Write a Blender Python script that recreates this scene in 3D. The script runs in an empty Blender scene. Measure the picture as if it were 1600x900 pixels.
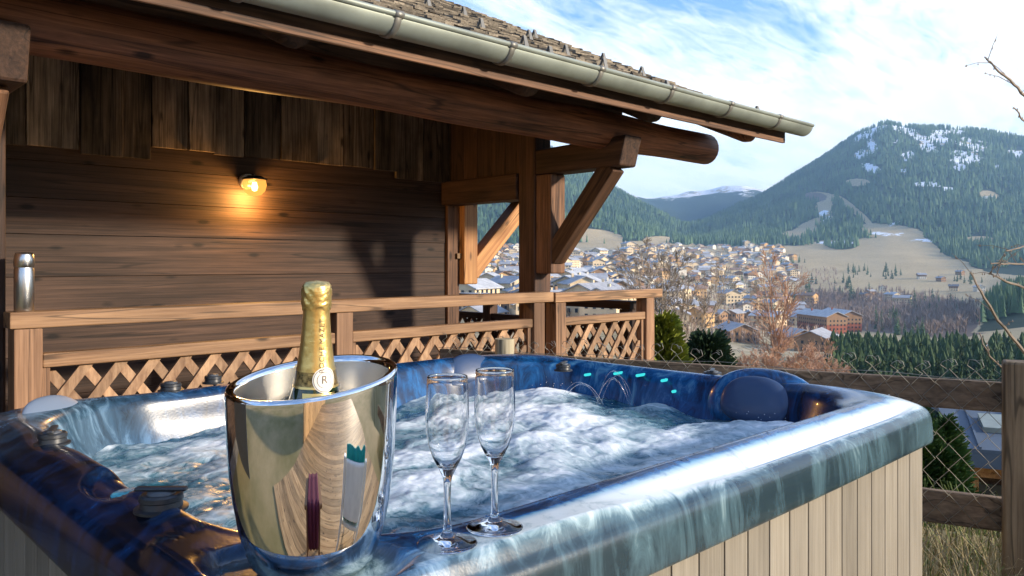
import bpy, bmesh, math, random
import numpy as np
from mathutils import Vector, Matrix
R = math.radians
random.seed(7); rng = np.random.default_rng(7)
SC = bpy.context.scene; COL = SC.collection

# ------------------------------------------------------------------ camera, sky, sun, exposure
F = 1230.0; HZ = 410.0; EYE = 1.30                      # focal length and horizon for a 1600 px wide frame
HEAD = R(45.9); DX, DY = math.cos(HEAD), math.sin(HEAD); RX, RY = math.sin(HEAD), -math.cos(HEAD)
cam = bpy.data.cameras.new('camera'); camo = bpy.data.objects.new('camera', cam); COL.objects.link(camo)
camo.location = (0, 0, EYE); camo.rotation_euler = (R(90), 0, HEAD-R(90))
cam.sensor_width = 36; cam.lens = F/1600*36; cam.shift_y = -(450-HZ)/1600
cam.clip_start = 0.02; cam.clip_end = 30000
SC.camera = camo
SUN_EL, SUN_AZ = R(16), math.atan2(0.44, -0.90)       # azimuth clockwise from +Y
SUN = Vector((math.sin(SUN_AZ)*math.cos(SUN_EL), math.cos(SUN_AZ)*math.cos(SUN_EL), math.sin(SUN_EL)))
ld = bpy.data.lights.new('sun', 'SUN'); ld.energy = 4.4; ld.angle = R(3.8); ld.color = (1.0, 0.86, 0.68)
lo = bpy.data.objects.new('sun', ld); COL.objects.link(lo); lo.rotation_euler = SUN.to_track_quat('Z', 'Y').to_euler()
lo.location = (0, 0, 50)
SC.view_settings.view_transform = 'Standard'; SC.view_settings.look = 'None'
SC.view_settings.exposure = 1.32; SC.view_settings.gamma = 1.0; SC.view_settings.use_curve_mapping = False

class NT:                                               # small node-tree writer
    def __init__(s, tree): s.t = tree; tree.nodes.clear()
    def n(s, typ, ins=None, **props):
        nd = s.t.nodes.new(typ)
        for k, v in props.items(): setattr(nd, k, v)
        for k, v in (ins or {}).items():
            sock = nd.inputs[k]
            if hasattr(v, 'outputs'): v = v.outputs[0]
            if isinstance(v, bpy.types.NodeSocket): s.t.links.new(v, sock)
            else: sock.default_value = v
        return nd
    def math(s, op, a, b=0.0, c=0.0):
        return s.n('ShaderNodeMath', {0: a, 1: b, 2: c}, operation=op)
    def mix(s, f, a, b, mode='MIX'):
        nd = s.n('ShaderNodeMix', data_type='RGBA', blend_type=mode)
        for i, v in ((0, f), (6, a), (7, b)):
            if hasattr(v, 'outputs'): v = v.outputs[2] if v.bl_idname == 'ShaderNodeMix' else v.outputs[0]
            if isinstance(v, bpy.types.NodeSocket): s.t.links.new(v, nd.inputs[i])
            else: nd.inputs[i].default_value = v if i == 0 else (*v, 1)[:4]
        return nd.outputs[2]
    def ramp(s, f, stops, interp='LINEAR'):
        nd = s.n('ShaderNodeValToRGB', {0: f}); cr = nd.color_ramp; cr.interpolation = interp
        while len(cr.elements) < len(stops): cr.elements.new(0.5)
        for e, (p, c) in zip(cr.elements, stops):
            e.position = p; e.color = (*c, 1) if not isinstance(c, (int, float)) else (c, c, c, 1)
        return nd.outputs[0]
    def noise(s, vec, scale, detail=4, rough=0.55, dist=0.0):
        return s.n('ShaderNodeTexNoise', {'Vector': vec, 'Scale': scale, 'Detail': detail, 'Roughness': rough, 'Distortion': dist}).outputs[0]
    def map(s, vec, scale=(1, 1, 1), rot=(0, 0, 0), loc=(0, 0, 0)):
        return s.n('ShaderNodeMapping', {'Vector': vec, 'Scale': scale, 'Rotation': rot, 'Location': loc}).outputs[0]

W = bpy.data.worlds.new('World'); SC.world = W; W.use_nodes = True
T = NT(W.node_tree)
sky = T.n('ShaderNodeTexSky', sky_type='NISHITA', sun_disc=False, sun_elevation=SUN_EL, sun_rotation=SUN_AZ, air_density=1.0, dust_density=0.6, ozone_density=1.6, altitude=1000)
tc = T.n('ShaderNodeTexCoord')
sp = T.n('ShaderNodeSeparateXYZ', {0: tc.outputs['Generated']})
zz = T.math('ADD', T.math('MAXIMUM', sp.outputs[2], 0.0), 0.16)
px_ = T.math('DIVIDE', sp.outputs[0], zz); py_ = T.math('DIVIDE', sp.outputs[1], zz)
flat = T.n('ShaderNodeCombineXYZ', {0: px_, 1: py_, 2: 0.0})
fl1 = T.map(flat.outputs[0], (1.0, 2.2, 1), (0, 0, R(20)), (1.3, 0.4, 0))
c1 = T.noise(fl1, 1.1, 9, 0.62, 0.5)
c2 = T.noise(T.map(flat.outputs[0], (1.0, 3.4, 1), (0, 0, R(-12)), (4.0, 2.0, 3)), 4.0, 7, 0.66, 1.0)
cm = T.math('ADD', T.math('MULTIPLY', c1, 0.72), T.math('MULTIPLY', c2, 0.36))
hor = T.n('ShaderNodeMapRange', {0: sp.outputs[2], 1: 0.02, 2: 0.36, 3: 0.16, 4: -0.07}); 
side = T.n('ShaderNodeVectorMath', {0: tc.outputs['Generated'], 1: (0.90, -0.10, -0.25)}, operation='DOT_PRODUCT').outputs['Value']
bias = T.n('ShaderNodeMapRange', {0: side, 1: 0.35, 2: 0.95, 3: -0.07, 4: 0.09}).outputs[0]
cm2 = T.math('ADD', T.math('ADD', cm, hor.outputs[0]), bias)
mask = T.ramp(cm2, [(0.38, 0.0), (0.60, 1.0)])
shade = T.noise(T.map(flat.outputs[0], (1.0, 2.6, 1), (0, 0, R(6)), (9, 3, 0)), 2.4, 6, 0.6, 0.4)
ccol = T.ramp(shade, [(0.3, (6.2, 6.7, 7.3)), (0.60, (8.6, 8.5, 8.3))])
tint = T.mix(1.0, sky, (0.86, 1.16, 1.62), 'MULTIPLY')
skyc = T.mix(T.math('MULTIPLY', mask, 0.94), tint, ccol)
T.n('ShaderNodeOutputWorld', {0: T.n('ShaderNodeBackground', {0: skyc, 1: 0.10})})

# ------------------------------------------------------------------ helpers
def Cp(px, py, d):                                      # a point seen at a pixel of the 1600 px frame, d metres ahead
    u = (px-800)/F; v = (HZ-py)/F
    return Vector(((DX+u*RX)*d, (DY+u*RY)*d, EYE+v*d))
class MB:
    def __init__(s): s.v = []; s.f = []; s.m = []; s.r = []; s.mi = 0; s.rv = 0.5; s.sm = []; s.smooth = False
    def face(s, idx): s.f.append(tuple(idx)); s.m.append(s.mi); s.r.append(s.rv); s.sm.append(s.smooth)
    def add(s, vs): b = len(s.v); s.v.extend([tuple(p) for p in vs]); return b
    def hexa(s, p):                                     # 8 points: 4 of the bottom ring, 4 of the top ring
        b = s.add(p)
        for q in ((0, 3, 2, 1), (4, 5, 6, 7), (0, 1, 5, 4), (1, 2, 6, 5), (2, 3, 7, 6), (3, 0, 4, 7)): s.face([b+i for i in q])
    def box(s, x0, x1, y0, y1, z0, z1):
        s.hexa([(x0, y0, z0), (x1, y0, z0), (x1, y1, z0), (x0, y1, z0), (x0, y0, z1), (x1, y0, z1), (x1, y1, z1), (x0, y1, z1)])
    def beam(s, p0, p1, w, h, up=(0, 0, 1)):
        p0, p1 = Vector(p0), Vector(p1); a = (p1-p0).normalized(); sd = a.cross(Vector(up)).normalized()*w/2; uv = sd.cross(a).normalized()*h/2
        s.hexa([p0-sd-uv, p0+sd-uv, p0+sd+uv, p0-sd+uv, p1-sd-uv, p1+sd-uv, p1+sd+uv, p1-sd+uv])
    def tube(s, pts, rad, n=6, cap=True):
        pts = [Vector(p) for p in pts]; rings = []
        if not isinstance(rad, (list, tuple)): rad = [rad]*len(pts)
        ref = None
        for i, p in enumerate(pts):
            a = (pts[min(i+1, len(pts)-1)]-pts[max(i-1, 0)])
            if a.length < 1e-9: a = Vector((0, 0, 1))
            a.normalize()
            if ref is None: ref = a.orthogonal().normalized()
            e = (ref-a*ref.dot(a)); e = e.normalized() if e.length > 1e-6 else a.orthogonal().normalized()
            ref = e; g = a.cross(e)
            rings.append(s.add([p+(e*math.cos(t)+g*math.sin(t))*rad[i] for t in [2*math.pi*k/n for k in range(n)]]))
        for i in range(len(rings)-1):
            for k in range(n): s.face((rings[i]+k, rings[i]+(k+1) % n, rings[i+1]+(k+1) % n, rings[i+1]+k))
        if cap:
            s.face([rings[0]+k for k in range(n)][::-1]); s.face([rings[-1]+k for k in range(n)])
    def lathe(s, prof, c=(0, 0, 0), n=32, rz=None):     # prof: (radius, z); rz may tilt z by (x, y)
        c = Vector(c); rings = []
        for r, z in prof:
            if r < 1e-6: rings.append([s.add([c+Vector((0, 0, z))])]*n)
            else:
                b = s.add([c+Vector((r*math.cos(2*math.pi*k/n), r*math.sin(2*math.pi*k/n), z+(rz(r*math.cos(2*math.pi*k/n), r*math.sin(2*math.pi*k/n), z) if rz else 0))) for k in range(n)])
                rings.append([b+k for k in range(n)])
        for a, b in zip(rings[:-1], rings[1:]):
            for k in range(n):
                q = [a[k], a[(k+1) % n], b[(k+1) % n], b[k]]; q2 = []
                for i in q:
                    if i not in q2: q2.append(i)
                if len(q2) > 2: s.face(q2)
    def build(s, name, mats, parent=None, bevel=0, label=None):
        me = bpy.data.meshes.new(name); me.from_pydata(s.v, [], s.f)
        mats = mats if isinstance(mats, (list, tuple)) else [mats]
        for m in mats: me.materials.append(m)
        me.polygons.foreach_set('material_index', s.m); me.polygons.foreach_set('use_smooth', s.sm)
        at = me.attributes.new('rnd', 'FLOAT', 'FACE'); at.data.foreach_set('value', s.r); me.update()
        o = bpy.data.objects.new(name, me); COL.objects.link(o)
        if parent: o.parent = parent
        if bevel:
            bv = o.modifiers.new('bevel', 'BEVEL'); bv.width = bevel; bv.segments = 2; bv.limit_method = 'ANGLE'; bv.angle_limit = R(40)
        if label: o['label'] = label
        return o
def npmesh(name, V, Fc, mat, smooth=False, parent=None, cols=None):
    me = bpy.data.meshes.new(name); k = Fc.shape[1]
    me.vertices.add(len(V)); me.vertices.foreach_set('co', np.ascontiguousarray(V, dtype=np.float32).ravel())
    me.loops.add(Fc.size); me.loops.foreach_set('vertex_index', np.ascontiguousarray(Fc, dtype=np.int32).ravel())
    me.polygons.add(len(Fc)); me.polygons.foreach_set('loop_start', np.arange(0, Fc.size, k, dtype=np.int32))
    me.polygons.foreach_set('use_smooth', np.full(len(Fc), smooth))
    me.materials.append(mat)
    for nm, arr in (cols or {}).items():
        at = me.attributes.new(nm, 'FLOAT', 'POINT'); at.data.foreach_set('value', np.ascontiguousarray(arr, dtype=np.float32))
    me.update(); me.validate()
    o = bpy.data.objects.new(name, me); COL.objects.link(o)
    if parent: o.parent = parent
    return o
def tag(o, label=None, cat=None, group=None, kind=None):
    if label: o['label'] = label
    if cat: o['category'] = cat
    if group: o['group'] = group
    if kind: o['kind'] = kind
    return o
def empty(name, loc, rz=0):
    o = bpy.data.objects.new(name, None); COL.objects.link(o); o.location = loc; o.rotation_euler = (0, 0, rz); o.empty_display_size = 0.1
    return o
def copy_tree(o, parent=None, kids=None):
    c = o.copy(); COL.objects.link(c); c.parent = parent
    for ch in KIDS.get(o.name, o.children): copy_tree(ch, c)
    return c
KIDS = {}
def vn(x, y, seed=0):                                   # 2D value noise, numpy
    xi = np.floor(x).astype(np.int64); yi = np.floor(y).astype(np.int64); fx = x-xi; fy = y-yi
    fx = fx*fx*(3-2*fx); fy = fy*fy*(3-2*fy)
    def h(a, b):
        n = (a*374761393+b*668265263+seed*974634777) & 0x7fffffff
        n = ((n ^ (n >> 13))*1274126177) & 0x7fffffff
        return ((n ^ (n >> 16)) & 0xffff)/65535.0
    return (h(xi, yi)*(1-fx)+h(xi+1, yi)*fx)*(1-fy)+(h(xi, yi+1)*(1-fx)+h(xi+1, yi+1)*fx)*fy
def fbm(x, y, seed=0, oct=5, g=0.5):
    t = 0; a = 1; s = 0
    for i in range(oct): t = t+a*vn(x*2**i, y*2**i, seed+i*17); s += a; a *= g
    return t/s

# ------------------------------------------------------------------ materials
def mat(name):
    m = bpy.data.materials.new(name); m.use_nodes = True; return m, NT(m.node_tree)
def fin(t, bsdf): t.n('ShaderNodeOutputMaterial', {0: bsdf})
def plain(name, col, rough=0.5, metal=0.0, spec=0.5, var=0.12, vs=8.0, coat=0.0, bump=0.0):
    m, t = mat(name); c = t.n('ShaderNodeTexCoord').outputs['Object']
    nz = t.noise(c, vs, 5); k = t.ramp(nz, [(0.3, 1-var), (0.7, 1+var)])
    cc = t.mix(1.0, col, k, 'MULTIPLY')
    ins = {'Base Color': cc, 'Roughness': rough, 'Metallic': metal, 'Specular IOR Level': spec, 'Coat Weight': coat, 'Coat Roughness': 0.05}
    if bump: ins['Normal'] = t.n('ShaderNodeBump', {'Strength': bump, 'Distance': 0.01, 'Height': nz})
    fin(t, t.n('ShaderNodeBsdfPrincipled', ins)); return m
def wood(name, dark, light, axis='X', across=26.0, along=1.3, rough=0.65, stain=0.35, varboard=0.35, knots=True):
    m, t = mat(name); c = t.n('ShaderNodeTexCoord').outputs['Object']
    rn = t.n('ShaderNodeAttribute', attribute_name='rnd'); rv = rn.outputs['Fac']
    off = t.n('ShaderNodeCombineXYZ', {0: t.math('MULTIPLY', rv, 13.7), 1: t.math('MULTIPLY', rv, 31.1), 2: t.math('MULTIPLY', rv, 53.3)})
    c = t.n('ShaderNodeVectorMath', {0: c, 1: off.outputs[0]}, operation='ADD').outputs[0]
    sc = [across]*3; sc['XYZ'.index(axis)] = along
    g1 = t.noise(t.map(c, tuple(sc)), 1.0, 7, 0.62, 0.9)
    sc2 = [across*4.5]*3; sc2['XYZ'.index(axis)] = along*2.2
    g2 = t.noise(t.map(c, tuple(sc2)), 1.0, 4, 0.6, 0.3)
    sc3 = [across*0.45]*3; sc3['XYZ'.index(axis)] = along*0.45
    g3 = t.noise(t.map(c, tuple(sc3), (0, 0, 0), (5, 9, 2)), 1.0, 2, 0.5, 0.1)
    crk = t.ramp(t.math('ABSOLUTE', t.math('SUBTRACT', g3, 0.56)), [(0.003, 0.25), (0.012, 1.0)])
    f = t.math('ADD', t.math('MULTIPLY', g1, 0.58), t.math('MULTIPLY', g2, 0.42))
    col = t.ramp(f, [(0.36, dark), (0.50, tuple((a*0.5+b*0.5) for a, b in zip(dark, light))), (0.63, light)])
    if knots: col = t.mix(0.8, col, crk, 'MULTIPLY')
    big = t.noise(t.map(c, tuple(v*0.12 if i != 'XYZ'.index(axis) else v for i, v in enumerate(sc))), 1.1, 5, 0.6)
    col = t.mix(1.0, col, t.ramp(big, [(0.32, 1-stain), (0.65, 1+stain*0.5)]), 'MULTIPLY')
    bv = t.n('ShaderNodeMapRange', {0: rv, 1: 0.0, 2: 1.0, 3: 1-varboard, 4: 1+varboard}).outputs[0]
    col = t.mix(1.0, col, bv, 'MULTIPLY')
    if knots:
        sk = [8.0]*3; sk['XYZ'.index(axis)] = 3.0
        vo = t.n('ShaderNodeTexVoronoi', {'Vector': t.map(c, tuple(sk)), 'Scale': 1.0, 'Randomness': 1.0})
        kn = t.ramp(t.math('ADD', vo.outputs['Distance'], t.math('MULTIPLY', t.math('SUBTRACT', g2, 0.5), 0.10)), [(0.07, 0.2), (0.15, 1.0)])
        col = t.mix(1.0, col, kn, 'MULTIPLY')
    bp = t.n('ShaderNodeBump', {'Strength': 0.35, 'Distance': 0.006, 'Height': f})
    fin(t, t.n('ShaderNodeBsdfPrincipled', {'Base Color': col, 'Roughness': rough, 'Specular IOR Level': 0.3, 'Normal': bp})); return m
M = {}
DK, LT = (0.030, 0.013, 0.007), (0.20, 0.095, 0.050)
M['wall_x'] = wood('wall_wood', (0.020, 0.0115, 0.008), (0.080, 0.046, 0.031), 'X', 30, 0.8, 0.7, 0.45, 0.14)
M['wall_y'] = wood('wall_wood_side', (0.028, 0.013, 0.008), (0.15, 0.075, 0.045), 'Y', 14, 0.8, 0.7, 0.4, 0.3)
M['clad'] = wood('weathered_cladding', (0.035, 0.024, 0.016), (0.26, 0.19, 0.13), 'Z', 26, 1.3, 0.8, 0.95, 0.8)
M['log'] = wood('log_wood', (0.06, 0.020, 0.010), (0.34, 0.135, 0.065), 'X', 20, 1.0, 0.55, 0.4, 0.2)
M['beam_x'] = wood('beam_wood_x', DK, (0.20, 0.10, 0.052), 'X', 22, 1.2)
M['beam_y'] = wood('beam_wood_y', DK, (0.20, 0.10, 0.052), 'Y', 22, 1.2)
M['beam_z'] = wood('beam_wood_z', DK, (0.20, 0.10, 0.052), 'Z', 22, 1.2)
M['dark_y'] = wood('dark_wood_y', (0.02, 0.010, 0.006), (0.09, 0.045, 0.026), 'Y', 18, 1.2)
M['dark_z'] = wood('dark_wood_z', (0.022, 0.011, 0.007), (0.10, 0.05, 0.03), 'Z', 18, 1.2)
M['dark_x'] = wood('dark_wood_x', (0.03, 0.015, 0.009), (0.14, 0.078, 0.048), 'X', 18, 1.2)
M['rail_x'] = wood('rail_wood_x', (0.16, 0.078, 0.036), (0.42, 0.245, 0.125), 'X', 24, 1.0, 0.6, 0.25, 0.15)
M['rail_y'] = wood('rail_wood_y', (0.17, 0.085, 0.042), (0.46, 0.285, 0.160), 'Y', 24, 1.0, 0.6, 0.25, 0.15)
M['rail_z'] = wood('rail_wood_z', (0.13, 0.062, 0.030), (0.35, 0.195, 0.105), 'Z', 24, 1.0, 0.6, 0.3, 0.15)
M['slat'] = wood('slat_wood', (0.16, 0.082, 0.042), (0.42, 0.26, 0.145), 'Z', 14, 6, 0.65, 0.25, 0.3, False)
M['orange_z'] = wood('honey_wood_z', (0.30, 0.12, 0.04), (0.58, 0.30, 0.11), 'Z', 22, 1.0, 0.55, 0.2, 0.1)
M['orange_x'] = wood('honey_wood_x', (0.30, 0.12, 0.04), (0.58, 0.30, 0.11), 'X', 22, 1.0, 0.55, 0.2, 0.1)
M['fence_y'] = wood('grey_fence_wood_y', (0.09, 0.06, 0.038), (0.30, 0.21, 0.13), 'Y', 22, 1.0, 0.75, 0.5, 0.2)
M['fence_z'] = wood('grey_fence_wood_z', (0.10, 0.066, 0.036), (0.27, 0.19, 0.105), 'Z', 20, 1.2, 0.75, 0.45, 0.2)
M['stub'] = wood('pale_post_wood', (0.24, 0.20, 0.12), (0.46, 0.40, 0.27), 'Z', 30, 1.2, 0.75, 0.25, 0.1)
M['pine'] = wood('pine_board', (0.34, 0.18, 0.065), (0.66, 0.42, 0.19), 'Z', 16, 1.0, 0.6, 0.3, 0.25)
M['panel'] = wood('tub_panel', (0.19, 0.166, 0.128), (0.27, 0.242, 0.192), 'Z', 60, 1.4, 0.55, 0.2, 0.16, False)
M['panel_dark'] = plain('panel_trim', (0.11, 0.09, 0.065), 0.5)
M['shingle'] = wood('roof_shingle', (0.07, 0.056, 0.040), (0.23, 0.19, 0.135), 'Y', 30, 4, 0.85, 0.4, 0.6, False)
M['zinc'] = plain('gutter_zinc', (0.27, 0.295, 0.25), 0.5, 0.45, 0.5, 0.25, 3.5)
M['zinc_d'] = plain('strap_zinc', (0.22, 0.21, 0.18), 0.5, 0.6)
M['guard'] = plain('guard_metal', (0.17, 0.165, 0.15), 0.6, 0.4)
M['steel'] = plain('brushed_steel', (0.62, 0.61, 0.58), 0.28, 1.0, 0.5, 0.06)
M['mirror'] = plain('polished_steel', (0.86, 0.84, 0.81), 0.025, 1.0, 0.5, 0.02, 3)
M['satin'] = plain('satin_steel', (0.72, 0.70, 0.66), 0.26, 1.0, 0.5, 0.04, 3)
M['gold'] = plain('gold_foil', (0.83, 0.58, 0.20), 0.30, 0.9, 0.5, 0.05, 60, 0, 0.12)
M['label_w'] = plain('paper_label', (0.80, 0.74, 0.62), 0.5)
M['ink'] = plain('ink_gold_brown', (0.12, 0.07, 0.03), 0.5)
M['band'] = plain('black_gold_band', (0.26, 0.175, 0.06), 0.35, 0.7, 0.5, 0.9, 200)
M['bottle'] = plain('dark_green_glass', (0.012, 0.03, 0.010), 0.05, 0, 0.6, 0.05, 8, 0.6)
M['knob'] = plain('grey_plastic', (0.022, 0.024, 0.027), 0.4)
M['knob_l'] = plain('light_grey_plastic', (0.07, 0.075, 0.08), 0.35)
M['pillow'] = plain('blue_grey_pillow', (0.028, 0.055, 0.12), 0.38, 0, 0.4, 0.06, 6, 0.15)
M['pillow_l'] = plain('pale_pillow', (0.15, 0.19, 0.25), 0.5, 0, 0.4, 0.06, 6, 0.0)
M['spray'] = plain('white_spray', (0.8, 0.83, 0.85), 0.3)
M['wire'] = plain('galvanised_wire', (0.30, 0.285, 0.24), 0.5, 0.5)
M['white_p'] = plain('white_paint', (0.78, 0.76, 0.70), 0.4)
M['slateroof'] = plain('blue_grey_sheet', (0.105, 0.135, 0.17), 0.75, 0.0, 0.2, 0.12, 1.5)
M['window'] = plain('dark_window', (0.03, 0.04, 0.05), 0.12)
M['stone'] = plain('foundation_stone', (0.28, 0.26, 0.23), 0.85, 0, 0.3, 0.3, 4, 0, 0.4)
M['screw'] = plain('rust_screw', (0.10, 0.06, 0.03), 0.5, 0.6)
M['twig'] = plain('grey_twig', (0.30, 0.24, 0.18), 0.85, 0, 0.2, 0.3, 3)
M['twig_r'] = plain('red_twig', (0.44, 0.26, 0.165), 0.85, 0, 0.2, 0.3, 2)
M['bark'] = plain('bark', (0.13, 0.10, 0.075), 0.9, 0, 0.2, 0.35, 6)
def leafmat(name, a, b, sc=0.5):
    m, t = mat(name); c = t.n('ShaderNodeNewGeometry').outputs['Position']
    nz = t.noise(c, sc, 4, 0.6); ob = t.n('ShaderNodeObjectInfo').outputs['Random']
    col = t.mix(t.ramp(nz, [(0.3, 0.0), (0.7, 1.0)]), a, b)
    col = t.mix(1.0, col, t.n('ShaderNodeMapRange', {0: ob, 3: 0.75, 4: 1.3}).outputs[0], 'MULTIPLY')
    fin(t, t.n('ShaderNodeBsdfPrincipled', {'Base Color': col, 'Roughness': 0.75, 'Specular IOR Level': 0.2})); return m
M['conifer'] = leafmat('conifer_needles', (0.012, 0.032, 0.014), (0.050, 0.080, 0.026), 0.25)
M['forest'] = leafmat('forest_needles', (0.018, 0.060, 0.034), (0.115, 0.175, 0.075), 0.010)
M['thuja'] = leafmat('thuja_leaf', (0.028, 0.080, 0.022), (0.100, 0.17, 0.040), 5)
M['shrub_y'] = leafmat('golden_conifer_leaf', (0.12, 0.16, 0.02), (0.26, 0.27, 0.035), 5)
M['grass'] = leafmat('dry_grass_blade', (0.30, 0.23, 0.11), (0.50, 0.42, 0.24), 6)
M['grass_g'] = leafmat('green_grass_blade', (0.09, 0.14, 0.03), (0.20, 0.24, 0.07), 6)
M['barewood'] = leafmat('bare_wood_twigs', (0.26, 0.195, 0.165), (0.42, 0.32, 0.25), 0.012)

# acrylic shell: streaky marble of blue, teal, slate and white under a gloss coat
m, t = mat('marbled_acrylic'); M['acrylic'] = m
c = t.n('ShaderNodeTexCoord').outputs['Object']
st = t.noise(t.map(c, (13, 13, 3.4), (R(8), R(10), 0)), 1.0, 10, 0.70, 1.1)
bigc = t.noise(t.map(c, (1.6, 1.6, 1.6), (0, 0, 0), (3.1, 0, 0)), 1.0, 3, 0.5, 0.6)
f = t.math('ADD', t.math('MULTIPLY', st, 0.75), t.math('MULTIPLY', bigc, 0.35))
tone = t.n('ShaderNodeAttribute', attribute_name='tone').outputs['Fac']; f2 = t.math('ADD', f, tone)  # tone and pale also carry white glare painted on the front shoulder
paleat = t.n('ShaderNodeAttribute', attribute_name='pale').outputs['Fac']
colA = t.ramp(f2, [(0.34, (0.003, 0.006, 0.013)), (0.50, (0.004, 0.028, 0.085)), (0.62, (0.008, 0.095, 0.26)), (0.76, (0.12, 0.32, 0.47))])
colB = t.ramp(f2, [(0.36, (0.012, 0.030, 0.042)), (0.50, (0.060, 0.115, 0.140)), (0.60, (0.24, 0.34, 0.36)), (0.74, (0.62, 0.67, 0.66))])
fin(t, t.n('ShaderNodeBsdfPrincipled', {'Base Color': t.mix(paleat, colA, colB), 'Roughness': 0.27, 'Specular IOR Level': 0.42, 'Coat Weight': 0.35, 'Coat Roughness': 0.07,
    'Normal': t.n('ShaderNodeBump', {'Strength': 0.12, 'Distance': 0.002, 'Height': t.noise(c, 160, 3)})}))
# churning water
m, t = mat('foaming_water'); M['water'] = m
c = t.n('ShaderNodeTexCoord').outputs['Object']
wv = t.n('ShaderNodeVectorMath', {0: c, 1: t.n('ShaderNodeVectorMath', {0: t.n('ShaderNodeTexNoise', {'Vector': c, 'Scale': 3.5, 'Detail': 4}).outputs[1], 1: (0.35, 0.35, 0.0)}, operation='MULTIPLY').outputs[0]}, operation='ADD').outputs[0]
w1 = t.noise(t.map(wv, (2.4, 3.6, 3), (0, 0, R(15))), 1.0, 12, 0.74, 0.8)
w2 = t.noise(t.map(wv, (34, 13, 9), (0, 0, R(30))), 1.0, 7, 0.7, 0.6)
w3 = t.noise(t.map(c, (120, 120, 120)), 1.0, 3, 0.6)
at = t.n('ShaderNodeAttribute', attribute_name='foam').outputs['Fac']
f = t.math('ADD', t.math('ADD', t.math('MULTIPLY', w1, 0.80), t.math('MULTIPLY', w2, 0.42)), t.math('ADD', t.math('MULTIPLY', at, 0.30), t.math('MULTIPLY', w3, 0.06)))
wc = t.ramp(f, [(0.58, (0.014, 0.075, 0.105)), (0.70, (0.10, 0.19, 0.23)), (0.80, (0.38, 0.47, 0.50)), (0.94, (0.80, 0.83, 0.83))])
wr = t.ramp(f, [(0.60, 0.08), (0.85, 0.6)])
fin(t, t.n('ShaderNodeBsdfPrincipled', {'Base Color': wc, 'Roughness': wr, 'Specular IOR Level': 0.4,
    'Normal': t.n('ShaderNodeBump', {'Strength': 0.16, 'Distance': 0.010, 'Height': w2})}))
m, t = mat('clear_glass'); M['glass'] = m
fin(t, t.n('ShaderNodeBsdfPrincipled', {'Base Color': (1, 1, 1, 1), 'Roughness': 0.0, 'Transmission Weight': 1.0, 'IOR': 1.48}))
m, t = mat('water_jet'); M['jet'] = m
fin(t, t.n('ShaderNodeBsdfPrincipled', {'Base Color': (0.95, 0.98, 1, 1), 'Roughness': 0.05, 'Transmission Weight': 0.9, 'IOR': 1.2}))
def emis(name, col, s):
    m, t = mat(name); fin(t, t.n('ShaderNodeEmission', {0: (*col, 1), 1: s})); return m
M['led'] = emis('teal_led', (0.04, 0.55, 0.58), 0.6)
M['bulb'] = emis('warm_bulb', (1.0, 0.55, 0.16), 14)
m, t = mat('lamp_glass'); M['lampglass'] = m
fin(t, t.n('ShaderNodeMixShader', {0: 0.72, 1: t.n('ShaderNodeBsdfTransparent'), 2: t.n('ShaderNodeEmission', {0: (1.0, 0.40, 0.07, 1), 1: 0.62})}))
# terrain: masks ride on the vertices, fine noise breaks their edges
m, t = mat('terrain_cover'); M['terrain'] = m
c = t.n('ShaderNodeNewGeometry').outputs['Position']
def A(n): return t.n('ShaderNodeAttribute', attribute_name=n).outputs['Fac']
n1 = t.noise(c, 0.012, 7, 0.65); n2 = t.noise(c, 0.35, 6, 0.65); n3 = t.noise(c, 0.05, 6, 0.7)
mead = t.mix(n1, (0.34, 0.25, 0.125), (0.54, 0.43, 0.26)); mead = t.mix(1.0, mead, t.ramp(n2, [(0.3, 0.75), (0.7, 1.2)]), 'MULTIPLY')
town = t.mix(t.ramp(n3, [(0.35, 0.0), (0.62, 1.0)]), (0.24, 0.20, 0.11), (0.50, 0.41, 0.27))
col = t.mix(A('town'), mead, town)
fl = t.mix(n3, (0.014, 0.032, 0.020), (0.045, 0.06, 0.034))
def edge(nm, k=0.5):
    return t.ramp(t.math('ADD', A(nm), t.math('MULTIPLY', t.math('SUBTRACT', n3, 0.5), k)), [(0.46, 0.0), (0.54, 1.0)])
col = t.mix(edge('forest', 0.4), col, fl)
brown = t.mix(n3, (0.12, 0.085, 0.07), (0.22, 0.155, 0.11)); col = t.mix(edge('brown', 0.4), col, brown)
nearg = t.mix(t.ramp(n2, [(0.35, 0.0), (0.65, 1.0)]), (0.17, 0.15, 0.06), (0.36, 0.28, 0.15)); col = t.mix(A('near'), col, nearg)
n4 = t.noise(c, 0.018, 6, 0.7)
snf = t.math('ADD', A('snow'), t.math('ADD', t.math('MULTIPLY', t.math('SUBTRACT', n4, 0.5), 2.4), t.math('MULTIPLY', t.math('SUBTRACT', n3, 0.5), 1.2)))
snf = t.math('MULTIPLY', t.ramp(snf, [(0.50, 0.0), (0.60, 1.0)]), t.ramp(A('snow'), [(0.02, 0.0), (0.12, 1.0)]))
col = t.mix(snf, col, (0.80, 0.82, 0.86))
fin(t, t.n('ShaderNodeBsdfPrincipled', {'Base Color': col, 'Roughness': 0.9, 'Specular IOR Level': 0.1}))

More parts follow.
